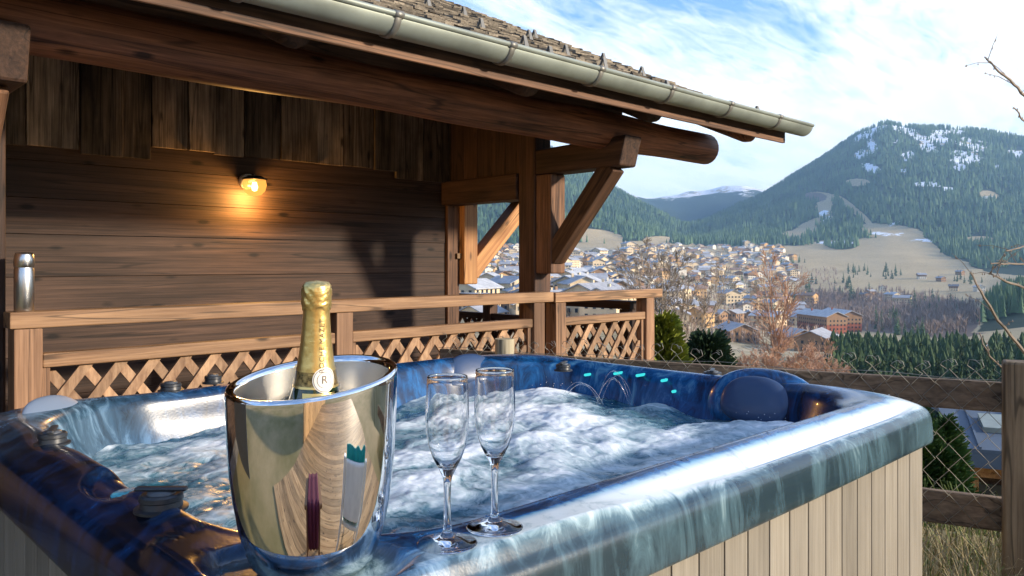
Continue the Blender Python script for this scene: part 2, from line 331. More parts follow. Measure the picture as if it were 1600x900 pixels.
# ------------------------------------------------------------------ terrain
KD = [3.0, 4.2, 6.0, 9.0, 15, 30, 60, 120, 250, 450, 700, 1000, 1300, 1600, 1900, 2200, 2700, 3200, 3700, 4500, 6000, 7500, 9000]
NEARZ = [-1.3, -1.3, -2.4, -4.2, -6.5, -10, -16, -24, -30]
CO = {  # column: image rows the ground reaches at 450 m, 700 m ... 9000 m
 -1500: [536, 512, 478, 440, 395, 350, 310, 270, 250, 250, 260, 290, 300, 310],
  600:  [478, 449, 426, 407, 392, 360, 300, 230, 200, 215, 240, 290, 300, 310],
  850:  [480, 450, 427, 408, 393, 376, 315, 245, 217, 240, 240, 230, 240, 250],
  941:  [482, 452, 429, 410, 394, 381, 348, 303, 283, 300, 310, 300, 300, 300],
  1010: [492, 459, 435, 414, 396, 385, 364, 338, 325, 335, 340, 309, 315, 320],
  1065: [508, 472, 444, 421, 401, 388, 376, 366, 361, 365, 370, 301, 310, 320],
  1105: [520, 484, 452, 427, 405, 390, 379, 363, 352, 343, 360, 296, 305, 320],
  1160: [528, 497, 464, 435, 409, 393, 380, 355, 332, 313, 340, 289, 305, 320],
  1200: [532, 504, 471, 441, 413, 393, 380, 350, 316, 290, 330, 300, 310, 320],
  1240: [536, 512, 480, 450, 417, 394, 379, 342, 300, 262, 300, 300, 310, 320],
  1300: [536, 512, 481, 450, 418, 394, 377, 332, 278, 226, 260, 300, 310, 320],
  1345: [536, 512, 482, 450, 419, 394, 374, 322, 256, 193, 240, 300, 310, 320],
  1385: [536, 512, 482, 450, 420, 393, 372, 315, 240, 175, 240, 300, 310, 320],
  1420: [536, 512, 482, 450, 421, 394, 372, 312, 242, 184, 240, 300, 310, 320],
  1480: [532, 506, 480, 450, 424, 398, 372, 316, 250, 187, 240, 300, 310, 320],
  1540: [528, 490, 470, 448, 426, 400, 374, 320, 258, 196, 240, 300, 310, 320],
  1600: [524, 474, 455, 440, 424, 400, 376, 326, 268, 209, 250, 300, 310, 320],
  1750: [520, 462, 440, 425, 410, 390, 370, 330, 280, 215, 250, 300, 310, 320],
  3100: [520, 462, 440, 425, 410, 390, 370, 330, 280, 230, 250, 300, 310, 320]}
cxs = sorted(CO); PXS = np.arange(-1500, 3101, 10.0); LRS = np.arange(math.log(2.5), math.log(9500), 0.02)
tab = np.zeros((len(cxs), len(KD)))
for i, cx in enumerate(cxs):
    cth = 1/math.sqrt(1+((cx-800)/F)**2)
    tab[i] = [z/(d*cth) for z, d in zip(NEARZ, KD)] + [(HZ-y)/F for y in CO[cx]]
lk = np.log(np.array(KD))
tmp = np.array([np.interp(LRS, lk, row) for row in tab])
big_ = np.array([np.interp(PXS, cxs, tmp[:, j]) for j in range(tmp.shape[1])]).T
def blur(a, s, ax):
    k = np.exp(-0.5*(np.arange(-3*s, 3*s+1)/s)**2); k /= k.sum(); n = len(k)//2
    p = np.pad(a, [(n, n) if i == ax else (0, 0) for i in range(2)], mode='edge')
    return np.apply_along_axis(lambda v: np.convolve(v, k, 'valid'), ax, p)
VT = big_.copy(); far_ = blur(big_, 3, 1); w = np.clip((LRS-math.log(20))/0.5, 0, 1)[None, :]; VT = VT*(1-w)+far_*w
def H(x, y):                                            # ground height in world metres
    x = np.asarray(x, float); y = np.asarray(y, float)
    dep = DX*x+DY*y; lat = RX*x+RY*y; r = np.maximum(np.hypot(x, y), 2.6); cth = dep/r
    px = np.where(dep > 0.05*r, 800+F*lat/np.maximum(dep, 1e-6), np.where(lat < 0, -1500, 3100)); px = np.clip(px, -1499, 3099)
    lr = np.clip(np.log(r), LRS[0], LRS[-1]-0.03)
    a = (px+1500)/10; ia = np.clip(a.astype(int), 0, len(PXS)-2); fa = a-ia
    b = (lr-LRS[0])/0.02; ib = np.clip(b.astype(int), 0, len(LRS)-2); fb = b-ib
    v = (VT[ia, ib]*(1-fa)+VT[ia+1, ib]*fa)*(1-fb)+(VT[ia, ib+1]*(1-fa)+VT[ia+1, ib+1]*fa)*fb
    zf = v*r*np.maximum(cth, 0.45)
    amp = np.interp(r, [20, 60, 300, 1500, 2200, 2900, 3500, 6000], [0, 0.6, 2, 5, 14, 42, 16, 60])
    zf = zf+amp*(fbm(x/420+31, y/420+7, 5, 5)-0.5)*2
    zb = -1.3+np.clip(r-30, 0, 900)*0.08
    ww = np.clip((cth-0.25)/0.25, 0, 1); ww = ww*ww*(3-2*ww)
    z = zf*ww+zb*(1-ww)
    fl = np.clip((r-4.2)/1.5, 0, 1); z = z*fl+(-1.3)*(1-fl)
    return z+EYE
def pixel(x, y, z):
    dep = DX*x+DY*y; lat = RX*x+RY*y
    return 800+F*lat/np.maximum(dep, 1e-3), HZ-F*(z-EYE)/np.maximum(dep, 1e-3), dep
def ground_at(px, py, d0=60, d1=2600):                  # first ground point beyond d0 that the eye meets at this pixel
    u = (px-800)/F; ds = np.geomspace(d0, d1, 500); x = (DX+u*RX)*ds; y = (DY+u*RY)*ds
    yy = pixel(x, y, H(x, y))[1]; i = np.argmax(yy <= py)
    if yy[i] > py: return None
    return Vector((x[i], y[i], float(H(x[i], y[i])))), ds[i]
def ell(px, py, L):
    o = np.zeros_like(px)
    for cx, cy, rx, ry, rot in L:
        a = R(rot); dx = px-cx; dy = py-cy; p = (dx*math.cos(a)+dy*math.sin(a))/rx; q = (-dx*math.sin(a)+dy*math.cos(a))/ry
        o = np.maximum(o, np.clip(1.5-np.sqrt(p*p+q*q), 0, 1))
    return o
SNOW = [(1352, 205, 26, 10, -35), (1360, 222, 16, 10, 70), (1408, 198, 40, 7, 32), (1440, 222, 30, 9, 40), (1470, 212, 16, 14, 0), (1452, 232, 14, 8, 60), (1518, 240, 26, 15, -15), (1510, 222, 14, 8, 0),
        (1360, 262, 14, 6, 20), (1412, 268, 8, 4, 0), (1445, 290, 18, 4, 0), (1480, 296, 14, 3, 0), (1545, 312, 10, 4, 0), (1590, 240, 14, 6, 0), (1495, 205, 14, 6, 20), (1420, 240, 8, 12, 60), (1345, 240, 7, 12, 70), (1400, 225, 6, 12, 40), (1560, 262, 14, 5, 0), (1500, 262, 10, 5, 0), (1375, 200, 12, 5, -20), (1535, 545, 20, 5, 0)]
DUST = [(1385, 360, 34, 8, 5), (1402, 352, 20, 7, 0), (1430, 364, 14, 5, 0), (1435, 375, 30, 3, 0), (1290, 342, 14, 12, 0), (1310, 378, 30, 4, 0)]
CLEAR = [(1282, 308, 25, 8, 5), (1288, 324, 14, 14, 10), (1265, 355, 32, 10, -25), (1240, 368, 20, 8, 0), (1290, 340, 10, 14, -20), (1335, 328, 40, 5, 40), (1390, 362, 55, 12, 5), (1340, 285, 20, 6, 0), (1530, 375, 26, 6, 0), (930, 370, 45, 12, 5), (1030, 375, 25, 6, 0), (1545, 305, 16, 7, 10)]
GROVE = [(1312, 356, 34, 17, 0), (1316, 382, 25, 8, 0)]
def masks(x, y, z):
    px, py, dep = pixel(x, y, z); r = np.hypot(x, y); front = dep > 0.3*r; nz = fbm(x/160, y/160, 3, 4)-0.5
    base = np.interp(px, [600, 850, 950, 1060, 1080, 1240, 1300, 1430, 1480, 1600, 1800], [1700, 1780, 1900, 2050, 2080, 2080, 2230, 2230, 1850, 1450, 1400])
    fo = np.clip((r-base)/150+0.5+nz*1.5, 0, 1)
    fo = np.minimum(fo, 1-ell(px, py, CLEAR)); fo = np.maximum(fo, ell(px, py, GROVE)*(r > 1800))
    fo = np.maximum(fo, np.clip((px-(1545-0.55*(py-450)))/40, 0, 1)*(r > 500)*(r < 1100)*(px < 2200))
    fo = np.maximum(fo, np.clip((px-1310)/20, 0, 1)*(r > 110)*(r < 260))
    sn = np.maximum(ell(px, py, SNOW), ell(px, py, DUST)*0.42)*(r > 350); sn = np.clip(sn+(fbm(x/75, y/75, 9, 4)-0.5)*2.2*np.clip(sn*4, 0, 1), 0, 1)
    sn = np.maximum(sn, np.clip((r-5200)/300, 0, 1)*np.clip((z-420)/120+nz*2.0, 0, 1)*0.8)
    fo = np.minimum(fo, 1-np.clip(sn*2-0.6, 0, 0.58))
    br = ell(px, py, [(1400, 490, 150, 32, 3), (1300, 470, 60, 14, 0), (1480, 505, 70, 25, 0), (1262, 308, 30, 14, 0)])*(r > 400)
    tw = np.clip((1260-px)/60+(py-400)/120, 0, 1)*(r > 300)*(r < 1750)
    ne = np.clip((300-r)/150, 0, 1)
    f = front.astype(float)
    return fo*f+(1-f)*0.5*(r > 200), sn*f, br*f*(1-np.clip(fo, 0, 1)), tw*f, ne
th = np.concatenate([np.arange(-40, 46, 0.18), np.arange(46, 320, 3.0)])
rs = np.concatenate([[0.01], np.geomspace(1.2, 60, 46)[:-1], np.geomspace(60, 1500, 100)[:-1], np.arange(1500, 4600, 26), np.geomspace(4600, 9000, 34)])
TH, RR = np.meshgrid(HEAD-np.radians(th), rs, indexing='ij')
gx, gy = RR*np.cos(TH), RR*np.sin(TH); gz = H(gx, gy)
na, nr = gx.shape; idx = np.arange(na*nr).reshape(na, nr); nxt = np.roll(idx, -1, axis=0)
Fq = np.stack([idx[:, :-1], idx[:, 1:], nxt[:, 1:], nxt[:, :-1]], -1).reshape(-1, 4)[:, ::-1]
mk = masks(gx, gy, gz)
ter = npmesh('ground', np.stack([gx, gy, gz], -1).reshape(-1, 3), Fq, M['terrain'], True, None,
             {k: v.ravel() for k, v in zip(('forest', 'snow', 'brown', 'town', 'near'), mk)})
tag(ter, 'valley floor, meadows and mountain slopes with snow patches', 'terrain', kind='structure')

# far conifer forest on the slopes: countless, one object
def scatter(n, prox, seed, pmin=680, pmax=1700, rmin=1400, rmax=4000, layer=0, thr=0.5):
    g = np.random.default_rng(seed); u = (g.uniform(pmin, pmax, n)-800)/F
    d = np.sqrt(g.uniform(rmin**2, rmax**2, n)); x = (DX+u*RX)*d; y = (DY+u*RY)*d; z = H(x, y); mm = masks(x, y, z)
    k = mm[layer] > g.uniform(thr*0.7, thr*1.3, n); return x[k], y[k], z[k]
def conifers(x, y, z, h, wid, seed, tiers=3, n=6):
    g = np.random.default_rng(seed); N = len(x); V = []; 
    ang = np.arange(n)*2*np.pi/n
    base = []; Ff = []; off = 0
    for tq in range(tiers):
        z0 = 0.10+0.80*tq/tiers; z1 = min(1.0, z0+1.25/tiers); rr = 1-0.85*tq/tiers
        base += [(rr*math.cos(a)*(1 if k % 2 else 0.72), rr*math.sin(a)*(1 if k % 2 else 0.72), z0-(0.03 if k % 2 else 0)) for k, a in enumerate(ang)] + [(0, 0, z1)]
        Ff += [(off+k, off+(k+1) % n, off+n) for k in range(n)]; off += n+1
    base = np.array(base); Ff = np.array(Ff); a = g.uniform(0, 6.28, N); ca, sa = np.cos(a), np.sin(a)
    hh = h*g.uniform(0.6, 1.25, N); ww = wid*hh*g.uniform(0.8, 1.25, N)
    P = np.empty((N, len(base), 3))
    bx = base[None, :, 0]*ww[:, None]; by = base[None, :, 1]*ww[:, None]
    P[..., 0] = x[:, None]+bx*ca[:, None]-by*sa[:, None]; P[..., 1] = y[:, None]+bx*sa[:, None]+by*ca[:, None]; P[..., 2] = z[:, None]-0.5+base[None, :, 2]*hh[:, None]
    FF = (Ff[None]+(np.arange(N)*len(base))[:, None, None]).reshape(-1, 3)
    return P.reshape(-1, 3), FF
x, y, z = scatter(46000, None, 11, 690, 1680, 1400, 3900)
V_, F_ = conifers(x, y, z, 21, 0.19, 5, 2, 6)
fo = npmesh('mountain_forest', V_, F_, M['forest']); tag(fo, 'dark conifer forest covering the mountain slopes beyond the village', 'forest', kind='stuff')
x, y, z = scatter(2600, None, 12, 1440, 1690, 520, 1100)
V_, F_ = conifers(x, y, z, 17, 0.19, 6, 4, 8)
fo = npmesh('hillside_wood', V_, F_, M['forest']); tag(fo, 'dark conifer wood on the near slope at the right edge', 'forest', kind='stuff')
# bare brown woodland: countless twiggy crowns
def bare_far(x, y, z, h, seed):
    g = np.random.default_rng(seed); V = []; Fc = []; o = 0
    for i in range(len(x)):
        hh = h*g.uniform(0.6, 1.2); P = np.array((x[i], y[i], z[i]-0.3))
        for k in range(16):
            a = g.uniform(0, 6.28); t0 = g.uniform(0.0, 0.55)*hh if k else 0; L = g.uniform(0.35, 0.6)*hh if k else hh; lean = g.uniform(0.2, 0.75) if k else 0.05
            b0 = P+np.array((0, 0, t0)); tip = b0+L*np.array((math.cos(a)*lean, math.sin(a)*lean, 1.0-lean*0.4)); wv = np.array((math.cos(a+1.57), math.sin(a+1.57), 0))*(0.30 if k else 0.35)
            V += [b0-wv, b0+wv, tip]; Fc.append((o, o+1, o+2)); o += 3
    return np.array(V), np.array(Fc)
x, y, z = scatter(2600, None, 13, 1180, 1590, 430, 1150, 2, 0.55)
V_, F_ = bare_far(x, y, z, 12, 3)
fo = npmesh('bare_woodland', V_, F_, M['barewood']); tag(fo, 'leafless purple brown woodland across the valley below the fields', 'woodland', kind='stuff')

# haze: the blue air between here and the mountains
m, t = mat('mountain_air'); M['haze'] = m
t.n('ShaderNodeOutputMaterial', {'Volume': t.n('ShaderNodeVolumePrincipled', {'Color': (0.40, 0.68, 1.0, 1), 'Density': 0.00012, 'Anisotropy': 0.1})})
hz = MB(); hz.box(-9200, 9200, -9200, 9200, float(gz.min())-1, float(gz.max())+40); hz = hz.build('haze', m); tag(hz, 'thin blue air filling the valley', 'haze', kind='stuff')
# ------------------------------------------------------------------ chalet (one building with its parts)
E = EYE
ch = empty('chalet', (0, 0, 0)); tag(ch, 'dark old timber chalet with deep slate roofed eave over the terrace railing', 'chalet')
def wallplanks(z0, z1, hgt, x0, x1, y0, y1, mb, axis):
    z = z0; 
    while z < z1-0.02:
        h = hgt*random.uniform(0.85, 1.15); zt = min(z+h, z1); x = x0
        mb.rv = random.random()
        j = random.uniform(-0.003, 0.003)
        if axis == 'X': mb.box(x0, x1, y0+j, y1, z+0.001, zt-0.001)
        else: mb.box(x0+j, x1+j, y0, y1, z+0.002, zt-0.002)
        z = zt
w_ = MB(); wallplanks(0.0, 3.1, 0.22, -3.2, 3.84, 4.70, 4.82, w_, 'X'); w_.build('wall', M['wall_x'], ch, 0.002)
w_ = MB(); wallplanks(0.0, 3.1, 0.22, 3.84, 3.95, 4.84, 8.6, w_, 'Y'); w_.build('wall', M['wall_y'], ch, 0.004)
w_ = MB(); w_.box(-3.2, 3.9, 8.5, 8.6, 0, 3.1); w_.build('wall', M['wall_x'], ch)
cb = MB(); cb.rv = 0.65; cb.box(3.845, 3.96, 4.675, 4.835, 0.0, 1.74); cb.build('corner_board', M['beam_z'], ch, 0.004)
lt = MB(); lt.box(3.925, 3.965, 4.655, 4.674, 1.33, 1.37); lt.build('hook', M['screw'], ch)
# weathered upright boards with a ragged lower edge
c_ = MB(); x = -3.2; k = 0
while x < 3.84:
    wd = random.uniform(0.15, 0.27); xe = min(x+wd, 3.85); c_.rv = random.random(); lay = 0.0 if k % 3 else 0.012
    zb = 1.905+random.choice([-0.006, -0.003, 0.0, 0.0, 0.004, 0.0])-(0.02 if 1.2 < x < 1.5 else 0)+(0.05 if 1.55 < x < 3.2 else 0)
    c_.box(x+0.003, xe-0.003+(0.01 if lay else 0), 4.640-lay, 4.664-lay, zb, 3.06); x = xe; k += 1
c_.build('cladding', M['clad'], ch, 0.003)
g_ = MB(); y = 3.88; k = 0                              # gable boards between the corner and the outer post, seen from inside
while y < 4.62:
    ye = min(y+0.15, 4.635); g_.rv = random.random()*0.5
    g_.box(3.84, 3.865, y+(0.004 if k == 3 else 0.001), ye-0.001, 1.90, 2.35+0.436*(y-2.75)); y = ye; k += 1
g_.build('cladding', M['dark_z'], ch)
b_ = MB(); b_.box(3.79, 3.95, 3.87, 4.69, 1.735, 1.915); b_.build('tie_beam', M['dark_y'], ch, 0.01)
# posts with brackets: arm, hanging piece, brace
def br_obj(p0, p1, w, h, mt):                             # a slanted timber, built along its own z so that its grain follows it
    p0, p1 = Vector(p0), Vector(p1); L = (p1-p0).length; r = MB(); r.rv = random.random(); r.box(-w/2, w/2, -h/2, h/2, 0, L); o = r.build('brace', mt, ch, 0.008)
    z = (p1-p0).normalized(); x = Vector((1, 0, 0)) if abs(z.x) < .1 else Vector((0, 1, 0)); y = z.cross(x).normalized(); o.matrix_local = Matrix((x, y, z)).transposed().to_4x4(); o.location = p0
def bracket(x0, x1, sh=0.0):
    p = MB(); p.rv = random.random(); p.box(x0, x1, 3.70, 3.86, 0.0, 2.36); p.build('post', M['dark_z'], ch, 0.012)
    x0 -= sh; x1 -= sh
    p = MB(); p.rv = random.random(); p.box(x0+0.005, x1-0.015, 3.555, 3.697, 1.225, 1.888); p.build('bracket_post', M['beam_z'], ch, 0.01)
    a = MB(); a.rv = random.random()
    a.hexa([(x0-0.004, 2.98, 1.89), (x1+0.002, 2.98, 1.89), (x1+0.002, 3.697, 1.89), (x0-0.004, 3.697, 1.89), (x0-0.004, 2.93, 2.075), (x1+0.002, 2.93, 2.075), (x1+0.002, 3.697, 2.055), (x0-0.004, 3.697, 2.055)])
    a.build('bracket_arm', M['dark_y'], ch, 0.012)
    r = MB(); r.rv = random.random(); xm = (x0+x1)/2-0.01
    br_obj((xm, 3.585, 1.33), (xm, 3.085, 1.905), 0.115, 0.12, M['beam_z'])
bracket(3.80, 3.96); bracket(0.575, 0.745, 0.085)
p = MB(); p.rv = 0.3; p.box(3.965, 4.105, 4.62, 4.76, 1.13, 1.80); p.build('bracket_post', M['orange_z'], ch, 0.01)
br_obj((4.07, 4.69, 1.22), (4.74, 4.69, 1.86), 0.12, 0.13, M['orange_z'])
p = MB(); p.rv = 0.6; p.box(3.965, 4.95, 4.61, 4.77, 1.80, 1.95); p.build('bracket_arm', M['dark_x'], ch, 0.01)
# long round log carrying the eave, slightly crooked
lg = MB(); lg.smooth = True; pts = []; rad = []
for i in range(60):
    x = -2.5+i*(5.03+2.5)/59; pts.append((x, 3.15+0.012*math.sin(x*1.3), 2.135+0.010*math.sin(x*0.9+1))); rad.append(0.112+0.006*math.sin(x*2.1)+0.004*math.sin(x*5.3))
pts += [(5.052, 3.15, 2.135), (5.064, 3.15, 2.135)]; rad += [0.095, 0.06]
lg.tube(pts, rad, 20); lg.build('log_beam', M['log'], ch)
SL = 0.468
def zr(y): return 2.262+SL*(y-2.75)                     # rafter top / sheathing underside
rf_ = MB(); rf_.rv = .4
for xr in (-1.5, -0.55, 0.62, 1.53, 2.82, 3.88, 5.0):
    r = MB(); r.smooth = True; r.rv = random.random()
    pts = []; rad = []
    for q in range(14):
        y = 2.76+q*0.42; pts.append((xr, y, zr(y)-0.078)); rad.append(0.055 if q == 0 else 0.078)
    pts.insert(1, (xr, 2.80, zr(2.80)-0.078)); rad.insert(1, 0.074)
    r.tube(pts, rad, 12); r.build('rafter', M['log'] if xr > 4.5 else M['dark_y'], ch)
roof = empty('roof', (0, 0, 0)); roof.parent = ch
XE = 5.37
s_ = MB()
for i in range(34):                                     # sheathing planks
    y0 = 2.70+i*0.145; y1 = y0+0.142; s_.rv = random.random(); z0 = zr(y0); z1 = zr(y1)
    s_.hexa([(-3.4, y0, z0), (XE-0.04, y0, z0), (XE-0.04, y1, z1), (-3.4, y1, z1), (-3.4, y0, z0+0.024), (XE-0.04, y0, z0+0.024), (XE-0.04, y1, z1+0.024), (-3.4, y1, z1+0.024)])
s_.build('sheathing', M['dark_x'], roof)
bk = MB(); yr = 2.70+34*0.145
bk.hexa([(-3.4, yr+0.01, zr(yr)), (XE-0.04, yr+0.01, zr(yr)), (XE-0.04, yr+5, zr(yr)-2.18), (-3.4, yr+5, zr(yr)-2.18), (-3.4, yr+0.01, zr(yr)+0.05), (XE-0.04, yr+0.01, zr(yr)+0.05), (XE-0.04, yr+5, zr(yr)-2.13), (-3.4, yr+5, zr(yr)-2.13)])
bk.build('back_slope', M['shingle'], roof)
sh = MB(); nrow = 44
for i in range(nrow):
    y0 = 2.64+i*0.112; x = -1.2-random.random()*0.1 if i < 30 else 1.0
    while x < XE:
        wd = random.uniform(0.07, 0.17); xe = min(x+wd, XE+random.uniform(-0.01, 0.02)); y1 = y0+0.25; sh.rv = random.random()
        lo_ = random.uniform(0, 0.010); dy = random.uniform(-0.018, 0.018); tk = random.uniform(0.010, 0.018)
        zb0 = zr(y0)+0.030+0.016+lo_; zb1 = zr(y1)+0.028
        sh.hexa([(x+.002, y0+dy, zb0), (xe-.002, y0+dy, zb0), (xe-.002, y1, zb1), (x+.002, y1, zb1), (x+.002, y0+dy, zb0+tk), (xe-.002, y0+dy, zb0+tk), (xe-.002, y1, zb1+tk*0.6), (x+.002, y1, zb1+tk*0.6)]); x = xe
sh.build('shingles', M['shingle'], roof)
def guard(x, y):                                        # bent strip snow guard standing on the slope
    g = MB(); z = zr(y)+0.055; h = 0.066; w = 0.020
    for s in (-1, 1):
        g.hexa([(x-w, y+s*0.030-.002, z-0.01+SL*s*.03), (x+w, y+s*0.030-.002, z-0.01+SL*s*.03), (x+w, y+s*0.030+.003, z-0.01+SL*s*.03), (x-w, y+s*0.030+.003, z-0.01+SL*s*.03),
                (x-w*.55, y+s*.004-.002, z+h), (x+w*.55, y+s*.004-.002, z+h), (x+w*.55, y+s*.004+.003, z+h), (x-w*.55, y+s*.004+.003, z+h)])
    g.box(x-w*.55, x+w*.55, y-.006, y+.007, z+h, z+h+.004)
    g.build('snow_guard', M['guard'], roof)
for gx_, gy_ in ((5.10, 2.78), (4.86, 3.6), (4.83, 3.95), (4.12, 2.86), (4.62, 4.5), (4.1, 3.35), (4.0, 3.6), (4.25, 4.2), (4.2, 4.9), (3.2, 3.0), (3.3, 3.3), (3.45, 3.85), (3.75, 4.8), (3.8, 5.1), (3.6, 5.2), (2.55, 3.75), (2.68, 4.0), (2.8, 4.3), (2.95, 4.7)): guard(gx_, gy_)
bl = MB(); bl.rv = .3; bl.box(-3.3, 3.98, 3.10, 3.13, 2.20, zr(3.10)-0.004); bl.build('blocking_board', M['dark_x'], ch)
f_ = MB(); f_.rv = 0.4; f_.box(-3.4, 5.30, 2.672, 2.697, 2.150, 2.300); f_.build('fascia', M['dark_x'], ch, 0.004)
f_ = MB(); f_.rv = 0.9; f_.box(-3.4, 5.24, 2.655, 2.671, 2.142, 2.178); f_.build('fascia_trim', M['beam_x'], ch, 0.004)
# half-round gutter with bead, joints and straps
gt = MB(); gt.smooth = True; gy, gzz, gr = 2.585, 2.268, 0.070; n = 14; XG0, XG1 = -3.4, 5.40
ring = [(gy+gr*math.cos(a), gzz+gr*math.sin(a)) for a in [math.pi+math.pi*k/n for k in range(n+1)]]
xs = np.linspace(XG0, XG1, 40); prev = None
for x in xs:
    b = gt.add([(x, q[0], q[1]) for q in ring])
    if prev is not None:
        for k in range(n): gt.face((prev+k, prev+k+1, b+k+1, b+k))
    prev = b
b = gt.add([(XG1, q[0], q[1]) for q in ring]); gt.smooth = False; gt.face([b+k for k in range(n+1)])
gt.smooth = True; gt.tube([(XG0, gy-gr, gzz), (XG1, gy-gr, gzz)], 0.0125, 8)
go = gt.build('gutter', M['zinc'], ch); sd = go.modifiers.new('s', 'SOLIDIFY'); sd.thickness = 0.003
for xj in np.arange(-1.9, 5.4, 0.62):
    st_ = MB(); st_.smooth = True
    pr = None
    for dx in (-0.016, -0.012, 0.012, 0.016):
        rr_ = gr+(0.007 if abs(dx) < .014 else 0.002)
        b = st_.add([(xj+dx, gy+rr_*math.cos(a), gzz+rr_*math.sin(a)) for a in [math.pi*0.97+math.pi*1.0*k/n for k in range(n+1)]])
        if pr is not None:
            for k in range(n): st_.face((pr+k, pr+k+1, b+k+1, b+k))
        pr = b
    st_.tube([(xj-0.02, gy-gr, gzz), (xj+0.02, gy-gr, gzz)], 0.0165, 8)
    st_.build('gutter_strap', M['zinc_d'], go)
# wall lamp
lampP = Cp(395, 290, 4.86); lx, lz = lampP.x, lampP.z
lp = empty('wall_lamp', (lx, 4.68, lz)); tag(lp, 'lit round glass wall lamp glowing orange on the dark plank wall', 'lamp')
b_ = MB(); b_.smooth = True; b_.tube([(0, 0.02, 0.03), (0, -0.03, 0.03)], [0.05, 0.045], 20); b_.tube([(0, -0.03, 0.035), (0, -0.11, 0.050)], 0.016, 10); b_.build('mount', M['white_p'], lp)
b_ = MB(); b_.smooth = True; b_.lathe([(0.0, 0.062), (0.04, 0.058), (0.074, 0.040), (0.075, 0.034), (0.0, 0.036)], (0, -0.10, 0), 24); b_.build('lamp_cap', M['knob'], lp)
b_ = MB(); b_.smooth = True; b_.lathe([(0.066, 0.033), (0.072, 0.0), (0.062, -0.035), (0.04, -0.058), (0.0, -0.066)], (0, -0.10, 0), 24); b_.build('lamp_glass', M['lampglass'], lp)
b_ = MB(); b_.smooth = True; b_.lathe([(0.0, 0.022), (0.012, 0.02), (0.020, -0.01), (0.014, -0.032), (0.0, -0.038)], (0, -0.10, 0), 14); b_.build('bulb', M['bulb'], lp)
pl = bpy.data.lights.new('lamp_light', 'POINT'); pl.energy = 13; pl.color = (1, 0.50, 0.13); pl.shadow_soft_size = 0.03
plo = bpy.data.objects.new('lamp_light', pl); COL.objects.link(plo); plo.parent = lp; plo.location = (0, -0.10, -0.075)
# terrace slab and yard
te = MB(); te.box(-3.3, 5.0, 3.0, 8.9, -6, -0.004); tag(te.build('terrace', M['stone']), 'terrace base under the chalet', 'terrace', kind='structure')

# ------------------------------------------------------------------ railings
def lattice(mb, x0, x1, z0, z1, y, rise=1.3, pitch=0.138, w=0.036, axis='X'):
    dz = z1-z0; run = dz/rise
    for lay, sgn in ((0, 1), (1, -1)):
        x = x0-run
        while x < x1+run:
            xa, xb = (x, x+run) if sgn > 0 else (x+run, x)
            za, zb = z0, z1; wa = w*0.72
            lo, hi = x0, x1                              # clip the slat to the panel
            def cl(xq, zq, xo, zo):
                t = 0.0
                if xq < lo: t = (lo-xq)/(xo-xq) if xo != xq else 2
                elif xq > hi: t = (hi-xq)/(xo-xq) if xo != xq else 2
                return xq+(xo-xq)*t, zq+(zo-zq)*t, t
            A_, ZA, ta = cl(xa, za, xb, zb); B_, ZB, tb = cl(xb, zb, xa, za)
            if ta < 1 and tb < 1 and ta+tb < 0.93:
                mb.rv = random.random(); ya, yb = (y, y+0.013) if lay else (y-0.014, y-0.001)
                P = [(A_-wa, ya, ZA), (A_+wa, ya, ZA), (A_+wa, yb, ZA), (A_-wa, yb, ZA), (B_-wa, ya, ZB), (B_+wa, ya, ZB), (B_+wa, yb, ZB), (B_-wa, yb, ZB)]
                if axis == 'Y': P = [(q[1], q[0], q[2]) for q in P]
                mb.hexa(P)
            x += pitch
def railing(label, x0, x1, y, ztop, posts, panels, pal='rail', axis='X', ext=(0.01, 0.06)):
    r = empty('railing', ((x0+x1)/2, y, 0) if axis == 'X' else (y, (x0+x1)/2, 0)); tag(r, label, 'railing', 'lattice railings round the terrace'); O = r.location.copy()
    sw = (lambda a, b, c, d, e, f: (a, b, c, d, e, f)) if axis == 'X' else (lambda a, b, c, d, e, f: (c, d, a, b, e, f))
    def B(nm, a, m, bev=0.005):
        mb = MB(); mb.rv = random.random(); a = sw(*a); mb.box(a[0]-O.x, a[1]-O.x, a[2]-O.y, a[3]-O.y, a[4], a[5]); return mb.build(nm, m, r, bev)
    along = M[pal+'_x'] if axis == 'X' else M[pal+'_y']; up = M[pal+'_z']
    B('top_rail', (x0-ext[0], x1+ext[1], y-0.055, y+0.055, ztop-0.065, ztop), along)
    for p in posts: B('post', (p, p+0.10, y-0.050, y+0.050, 0.0, ztop-0.067), up)
    for a, b in panels:
        B('lower_rail', (a, b, y-0.040, y+0.022, ztop-0.226, ztop-0.170), along)
        B('bottom_rail', (a, b, y-0.035, y+0.022, 0.08, 0.14), along)
        for s0, s1 in ((a, a+0.03), (b-0.03, b)): B('stile', (s0, s1, y-0.025, y+0.015, 0.142, ztop-0.228), up, 0.002)
        lm = MB(); lattice(lm, a+0.031-(O.x if axis == 'X' else O.y), b-0.031-(O.x if axis == 'X' else O.y), 0.141, ztop-0.2285, y-(O.y if axis == 'X' else O.x), axis=axis)
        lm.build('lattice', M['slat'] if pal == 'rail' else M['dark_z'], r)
railing('long sunlit lattice railing between hot tub and chalet wall, its left end carrying the flask', 0.735, 3.76, 3.60, E-0.195, (0.74, 2.18, 3.64), ((0.842, 2.178), (2.282, 3.638)))
railing('short wooden lattice railing section right of the dark chalet post', 3.87, 5.02, 3.62, E-0.203, (3.87, 4.88), ((3.972, 4.878),))
railing('dark shaded lattice railing seen through the gap between wall and post', 3.75, 8.6, 4.95, E-0.30, (3.75, 5.35, 6.95, 8.45), ((3.852, 5.348), (5.452, 6.948), (7.052, 8.448)), 'dark', 'Y')
